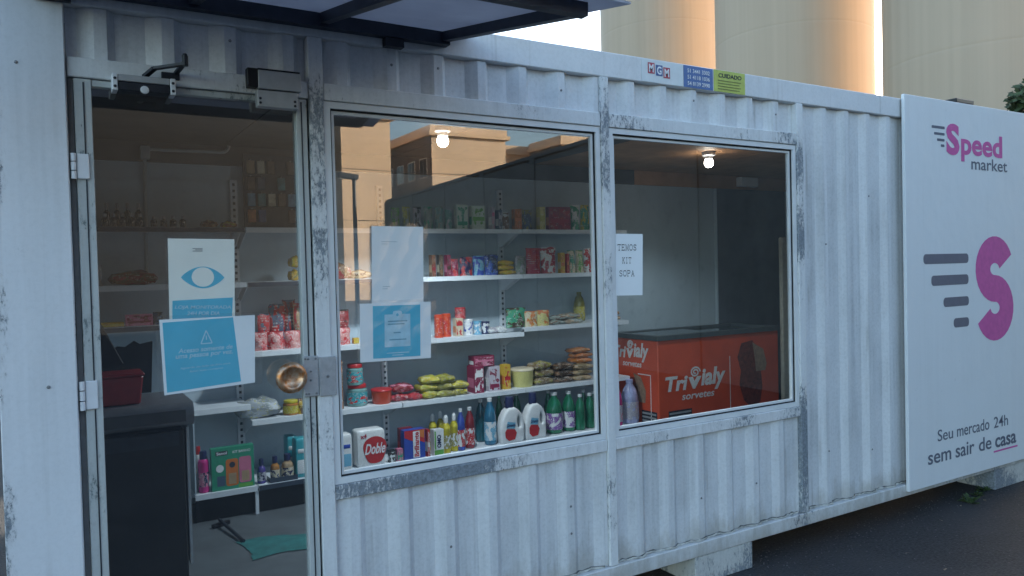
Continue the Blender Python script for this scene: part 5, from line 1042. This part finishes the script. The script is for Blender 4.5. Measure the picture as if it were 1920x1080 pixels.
def inst(key, build, name, mat, parent, loc, scale):
    """share one unit mesh between alike pieces; scale in metres"""
    if key not in MESH:
        mb = build(); me = bpy.data.meshes.new(key); me.from_pydata([tuple(v) for v in mb.v], [], mb.f); me.validate()
        bm = bmesh.new(); bm.from_mesh(me); bmesh.ops.remove_doubles(bm, verts=bm.verts, dist=1e-6); bmesh.ops.recalc_face_normals(bm, faces=bm.faces); bm.to_mesh(me); bm.free()
        for p in me.polygons: p.use_smooth = True
        try: me.set_sharp_from_angle(angle=R(38))
        except Exception: pass
        MESH[key] = me; me.materials.append(None)
    o = bpy.data.objects.new(name, MESH[key]); COL.objects.link(o); o.parent = parent; o.location = loc; o.scale = scale
    o.material_slots[0].link = 'OBJECT'; o.material_slots[0].material = mat; ROOT[o.name] = (ROOT[parent.name] if parent else Vector((0, 0, 0))) + Vector(loc)
    return o
LP = lambda prof, seg=18: (lambda: MB().lathe(prof, (0, 0, 0), seg))
def soft_box(k=.5):
    def f():
        m = MB(); n = 12; idx = {}
        def P(u, v, s):   # superellipsoid-ish pillow pack standing up
            return
        vs = []; fs = []
        for i in range(n+1):
            for j in range(17):
                t_ = -math.pi/2 + math.pi*i/n; a = 2*math.pi*j/16
                sg = lambda x, e: math.copysign(abs(x)**e, x)
                vs.append((.5*sg(math.cos(t_), .16)*sg(math.cos(a), .16), .5*sg(math.cos(t_), .16)*sg(math.sin(a), .16), .5+.5*sg(math.sin(t_), .22)))
        for i in range(n):
            for j in range(16): fs.append((i*17+j, i*17+j+1, (i+1)*17+j+1, (i+1)*17+j))
        return m.add(vs, fs)
    return f
def pouch_mesh(seed):
    def f():
        r = random.Random(seed); n, k = 10, 12; m = MB(); ph = r.uniform(0, 6); front = []; back = []
        for side in (-1, 1):
            for i in range(n+1):
                for j in range(k+1):
                    u, v = i/n, j/k
                    t_ = max(0, math.sin(math.pi*min(1, max(0, u))))**.55 * (1 if v < .06 else max(0, 1-((v-.06)/.94)**3.2))
                    t_ *= 1 + .16*math.sin(9*u+ph)*math.sin(7*v+ph) + .06*math.sin(23*v+5*u)
                    wv = 1 - .06*math.sin(math.pi*v) + (.03*math.sin(11*v+ph))
                    m.v.append(((u-.5)*wv, side*.5*t_*(.97 if side > 0 else 1), v*(1 + .03*math.sin(6*u+ph)*v)))
        o = (n+1)*(k+1)
        for i in range(n):
            for j in range(k):
                a = i*(k+1)+j; m.f += [(a, a+k+1, a+k+2, a+1), (o+a, o+a+1, o+a+k+2, o+a+k+1)]
        for i in range(n): a = i*(k+1); m.f.append((a, o+a, o+a+k+1, a+k+1))
        return m
    return f
def lying_mesh(seed):
    def f():
        r = random.Random(seed); n, k = 12, 8; m = MB(); ph = r.uniform(0, 6)
        for side in (0, 1):
            for i in range(n+1):
                for j in range(k+1):
                    u, v = i/n, j/k
                    e = (math.sin(math.pi*u)**.28)*(math.sin(math.pi*v)**.25) if 0 < i < n and 0 < j < k else 0
                    e *= 1+.18*math.sin(8*u+ph)*math.cos(6*v+ph)+.08*math.sin(21*u)
                    m.v.append(((u-.5)*(1+.03*math.sin(9*v+ph)), (v-.5), .42+(.58*e if side else -.42*e**.7)))
        o = (n+1)*(k+1)
        for i in range(n):
            for j in range(k):
                a = i*(k+1)+j; m.f += [(a, a+1, a+k+2, a+k+1), (o+a, o+a+k+1, o+a+k+2, o+a+1)]
        return m
    return f
def box_mesh():
    m = MB().box(-.5, .5, -.5, .5, 0, 1); return m
rp = random.Random(21); groups_used = {}
def jug_mesh(w, d, h):
    out = [(.06, 0), (.94, 0), (.99, .06), (1.0, .30), (.985, .48), (.90, .62), (.76, .71), (.60, .765), (.40, .765), (.24, .70), (.10, .56), (.02, .38), (.0, .10)]
    hole = [(.74, .33), (.80, .30), (.87, .33), (.885, .44), (.83, .54), (.755, .58), (.715, .52), (.71, .42)]
    cu = bpy.data.curves.new('jug_outline', 'CURVE'); cu.dimensions = '2D'; cu.fill_mode = 'BOTH'; cu.extrude = d/2-.02; cu.bevel_depth = .018; cu.bevel_resolution = 2; cu.offset = -.016
    for pts in (out, hole):
        s = cu.splines.new('POLY'); s.points.add(len(pts)-1); s.use_cyclic_u = True
        for q, (a, b) in zip(s.points, pts): q.co = ((a-.5)*w, b*h, 0, 1)
    ob = bpy.data.objects.new('jug_curve', cu); COL.objects.link(ob); bpy.context.view_layer.update()
    me = bpy.data.meshes.new_from_object(ob.evaluated_get(bpy.context.evaluated_depsgraph_get())); bpy.data.objects.remove(ob); bpy.data.curves.remove(cu)
    m = MB().add([(v.co.x, v.co.z, v.co.y) for v in me.vertices], [tuple(p.vertices) for p in me.polygons]); bpy.data.meshes.remove(me); return m

for (kind, name, cat, label, group, X, Y, z, w, d, h, cols) in PRODUCTS:
    c = cols.split(',')
    z += .0005
    if kind.startswith('heap'):
        n = int(kind[4:]); hh = h/n
        for i in range(n):
            lb = label + {3: (', lowest', ', middle', ', topmost'), 2: (', lower', ', upper')}[n][i]
            t = thing(name, lb, cat, (X+rp.uniform(-.02, .02), Y+d/2+rp.uniform(-.012, .004), z+i*hh*.97), group)
            t.rotation_euler.z = rp.uniform(-.3, .3)
            inst('lying%d' % rp.randrange(4), lying_mesh(rp.randrange(99)), 'wrapper', fm(c), t, (0, 0, 0), (min(.19, w*1.08), min(.13, d), hh*1.06))
        continue
    round_ = kind in ('spray', 'round', 'deterg', 'pet', 'jar', 'tub', 'can')
    t = thing(name, label, cat, (X, Y if round_ else Y+d/2, z), group)
    if kind == 'carton':
        t.rotation_euler.z = rp.uniform(-.07, .07)
        b = inst('carton', box_mesh, 'carton_body', cm(c[0], .4), t, (0, 0, 0), (w, d, h))
        inst('carton', box_mesh, 'front_print', fm(c), t, (0, -d/2-.0006, h*.05), (w*.9, .001, h*.86))
        inst('carton', box_mesh, 'band', cm(c[1], .4), t, (0, -d/2-.0014, h*rp.uniform(.12, .6)), (w*.86, .001, h*.16))
        inst('carton', box_mesh, 'side_print', cm(c[2], .4), t, (-w/2-.0006, 0, h*.2), (.001, d*.8, h*.35))
    elif kind == 'soft':
        inst('soft', soft_box(), 'pack_body', cm(c[0], .35), t, (0, 0, 0), (w, d, h))
        inst('soft', soft_box(), 'print_band', cm(c[1], .35), t, (0, -.0012, h*.08), (w*.93, d, h*.40))
        inst('soft', soft_box(), 'mark', cm(c[2], .35), t, (0, -.0022, h*(.60 if name == 'napkin_pack' else .62)), (w*.78, d, h*.12))
    elif kind == 'doble':
        inst('soft', soft_box(), 'pack_body', cm('white', .35), t, (0, 0, 0), (w, d, h))
        mp = plane_map((X-w/2, Y-.001, z), (w, 0, 0), (0, 0, h), (0, -1, 0))
        rr_ = [(.62+.40*math.cos(R(a))*(1+.1*math.sin(R(3*a))), .44+.40*math.sin(R(a))*(1+.08*math.cos(R(2*a)))) for a in range(0, 360, 12)]
        e = put_poly(rr_, mp, cm('red', .35), t, 'emblem'); put_text('Doble', mp, .26, .99, .33, .62, M_lw, e, bold=.02, shear=.35, lift=.0018)
        put_text('x4', mp, .12, .34, .78, .90, M_mred, t, bold=.03)
    elif kind == 'gift':
        inst('carton', box_mesh, 'carton_body', cm('green', .4), t, (0, 0, 0), (w, d, h))
        mp = plane_map((X-w/2, Y, z), (w, 0, 0), (0, 0, h), (0, -1, 0))
        put_poly(rect(.10, .38, .83, .93), mp, M_ink, t, 'name_field'); put_text('Sanol', mp, .12, .36, .845, .915, M_lw, t, bold=.02, lift=.0018)
        put_text('KIT BANHO', mp, .50, .92, .85, .91, M_lw, t, bold=.01)
        put_poly(disc(.19, .52, .09, .09), mp, M_lw, t, 'dog_print'); put_poly(rect(.12, .31, .10, .34), mp, cm('bluegrey'), t, 'picture')
        a = put_poly(rrect(.33, .62, .08, .72, .06, .06), mp, cm('orange'), t, 'bottle_picture'); put_poly(rect(.39, .57, .12, .38), mp, cm('tan'), a, 'label_picture', lift=.0016); put_poly(disc(.48, .58, .07, .07), mp, M_ink, a, 'dog_print', lift=.0016)
        a = put_poly(rrect(.64, .93, .12, .74, .06, .06), mp, cm('pink'), t, 'bottle_picture'); put_poly(rect(.70, .88, .16, .40), mp, cm('tan'), a, 'label_picture', lift=.0016)
        put_poly(rect(.62, .96, .015, .10), mp, cm('leaf'), t, 'strip')
    elif kind == 'brilh':
        inst('carton', box_mesh, 'carton_body', cm('blue', .4), t, (0, 0, 0), (w, d, h))
        mp = plane_map((X-w/2, Y, z), (w, 0, 0), (0, 0, h), (0, -1, 0))
        put_poly([(0.02, .99), (.98, .99), (.98, .52), (.60, .66), (.48, .60), (.02, .76)], mp, cm('red', .4), t, 'red_field'); put_poly([(.62, .97), (.97, .97), (.97, .68), (.66, .78)], mp, cm('orange', .4), t, 'orange_field', lift=.0014)
        put_poly(rect(.42, .74, .06, .94), mp, M_lw, t, 'name_field', lift=.0018)
        put_text('Brilhante', mp, .47, .70, .09, .91, cm('red', .4), t, bold=.03, rot=90, lift=.0026)
    elif kind == 'omo':
        inst('carton', box_mesh, 'carton_body', cm('white', .4), t, (0, 0, 0), (w, d, h))
        mp = plane_map((X-w/2, Y, z), (w, 0, 0), (0, 0, h), (0, -1, 0))
        put_poly(rect(.03, .97, .03, .22), mp, cm('leaf', .4), t, 'green_field'); put_text('OMO', mp, .30, .72, .30, .80, cm('navy', .4), t, bold=.04, rot=90, lift=.0016); put_poly(rect(.05, .20, .25, .95), mp, cm('leaf', .4), t, 'green_field')
    elif kind == 'pouch':
        t.rotation_euler.z = rp.uniform(-.15, .15)
        sd_ = rp.randrange(6)
        b = inst('pouch%d' % sd_, pouch_mesh(sd_), 'wrapper', fm(c), t, (0, 0, 0), (w*1.08, d, h))
        inst('carton', box_mesh, 'top_seal', cm(c[1]), t, (0, 0, h*.97), (w*.96, .002, h*.05))
    elif kind == 'lie':
        inst('lying%d' % rp.randrange(4), lying_mesh(rp.randrange(99)), 'wrapper', fm(c) if c[0] != 'clear' else film('print_clear', (.34, .37, .40), (.22, .25, .27), (.40, .36, .05), .15), t, (0, 0, 0), (w, d, h))
    elif kind == 'jug':
        mb = jug_mesh(w, d, h); o = ROOT[t.name]; mb.v = [(v[0]+o.x, v[1]+o.y, v[2]+o.z) for v in mb.v]
        mb.build('jug_body', cm('white', .3), t, smooth=True)
        inst('cap', LP([(.40, 0), (.42, .05), (.42, .6), (.36, 1), (0, 1)]), 'cap', cm('navy', .3), t, (-.01*w, 0, h*.745), (w*.40, d*.8, h*.25))
        mp = plane_map((X-w/2, Y-.001, z), (w, 0, 0), (0, 0, h), (0, -1, 0))
        put_poly([(.16, .14), (.30, .06), (.56, .08), (.64, .22), (.56, .30), (.22, .32), (.15, .26)], mp, cm('red', .4), t, 'red_label'); put_poly([(.20, .34), (.56, .32), (.60, .44), (.26, .48)], mp, cm('skyblue', .4), t, 'blue_label'); put_text('Girando', mp, .22, .58, .36, .43, cm('navy'), t, bold=.02, shear=.2, lift=.0018)
    else:
        if kind == 'pet':
            pr = [(.0, 0), (.42, 0), (.48, .02), (.5, .06), (.49, .30), (.5, .50), (.48, .62), (.36, .78), (.20, .88), (.18, .93), (0, .93)]; cap = (.20, .925, .075, .21); lab = (.10, .40, .505)
        elif kind == 'spray':
            pr = [(0, 0), (.45, 0), (.5, .03), (.5, .74), (.44, .80), (.22, .83), (0, .83)]; cap = (.34, .80, .20, .34); lab = (.15, .35, .505)
        elif kind == 'round':
            pr = [(0, 0), (.44, 0), (.5, .05), (.5, .50), (.42, .64), (.22, .72), (.22, .76), (0, .76)]; cap = (.26, .74, .26, .26); lab = (.12, .36, .505)
        elif kind == 'deterg':
            pr = [(0, 0), (.44, 0), (.5, .03), (.5, .40), (.46, .55), (.5, .66), (.40, .74), (.24, .79), (.24, .81), (0, .81)]; cap = (.24, .80, .20, .16); lab = (.14, .34, .505)
        elif kind == 'jar':
            pr = [(0, 0), (.46, 0), (.5, .04), (.5, .74), (.42, .82), (.42, .84), (0, .84)]; cap = (.45, .83, .17, .45); lab = (.14, .50, .505)
        elif kind == 'tub':
            pr = [(0, 0), (.42, 0), (.44, .04), (.49, .80), (.5, .86), (0, .86)]; cap = (.51, .85, .15, .48); lab = None
        else:
            pr = [(0, 0), (.48, 0), (.5, .02), (.5, .05), (.485, .06), (.485, .93), (.5, .94), (.5, .98), (.47, .98), (.46, .96), (0, .96)]; cap = None; lab = (.10, .76, .49)
        body = inst(kind+'_body', LP(pr), 'body', liq(c[0]) if kind in ('pet', 'deterg', 'round', 'jar') else cm(c[0], .3), t, (0, 0, 0), (w, w, h))
        if cap: r0, z0, hh, r1 = cap; inst(kind+'_cap', LP([(r0, 0), (r0, .75), (r1, .8 if r1 == r0 else .85), (r1*.9, 1), (0, 1)]), 'cap', cm(c[1], .35), t, (0, 0, h*z0), (w, w, h*hh))
        if lab and c[2] != c[0]:
            a, l_, r0 = lab; inst(kind+'_label', LP([(r0, 0), (r0, 1)]), 'label', fm((c[2], c[1], 'white')) if kind != 'can' else fm(c), t, (0, 0, h*a), (w*1.004, w*1.004, h*l_))
# small tray under the amber bottles
t = thing('bottle_tray', 'small dark display tray around the amber and beige bottles', 'tray', (1.15, 1.93, .4))
MB().box(1.07, 1.24, 1.888, 1.893, .4006, .43).box(1.07, 1.075, 1.8935, 1.99, .4006, .425).box(1.235, 1.24, 1.8935, 1.99, .4006, .425).build('tray_rim', M_shelf_dark, t)
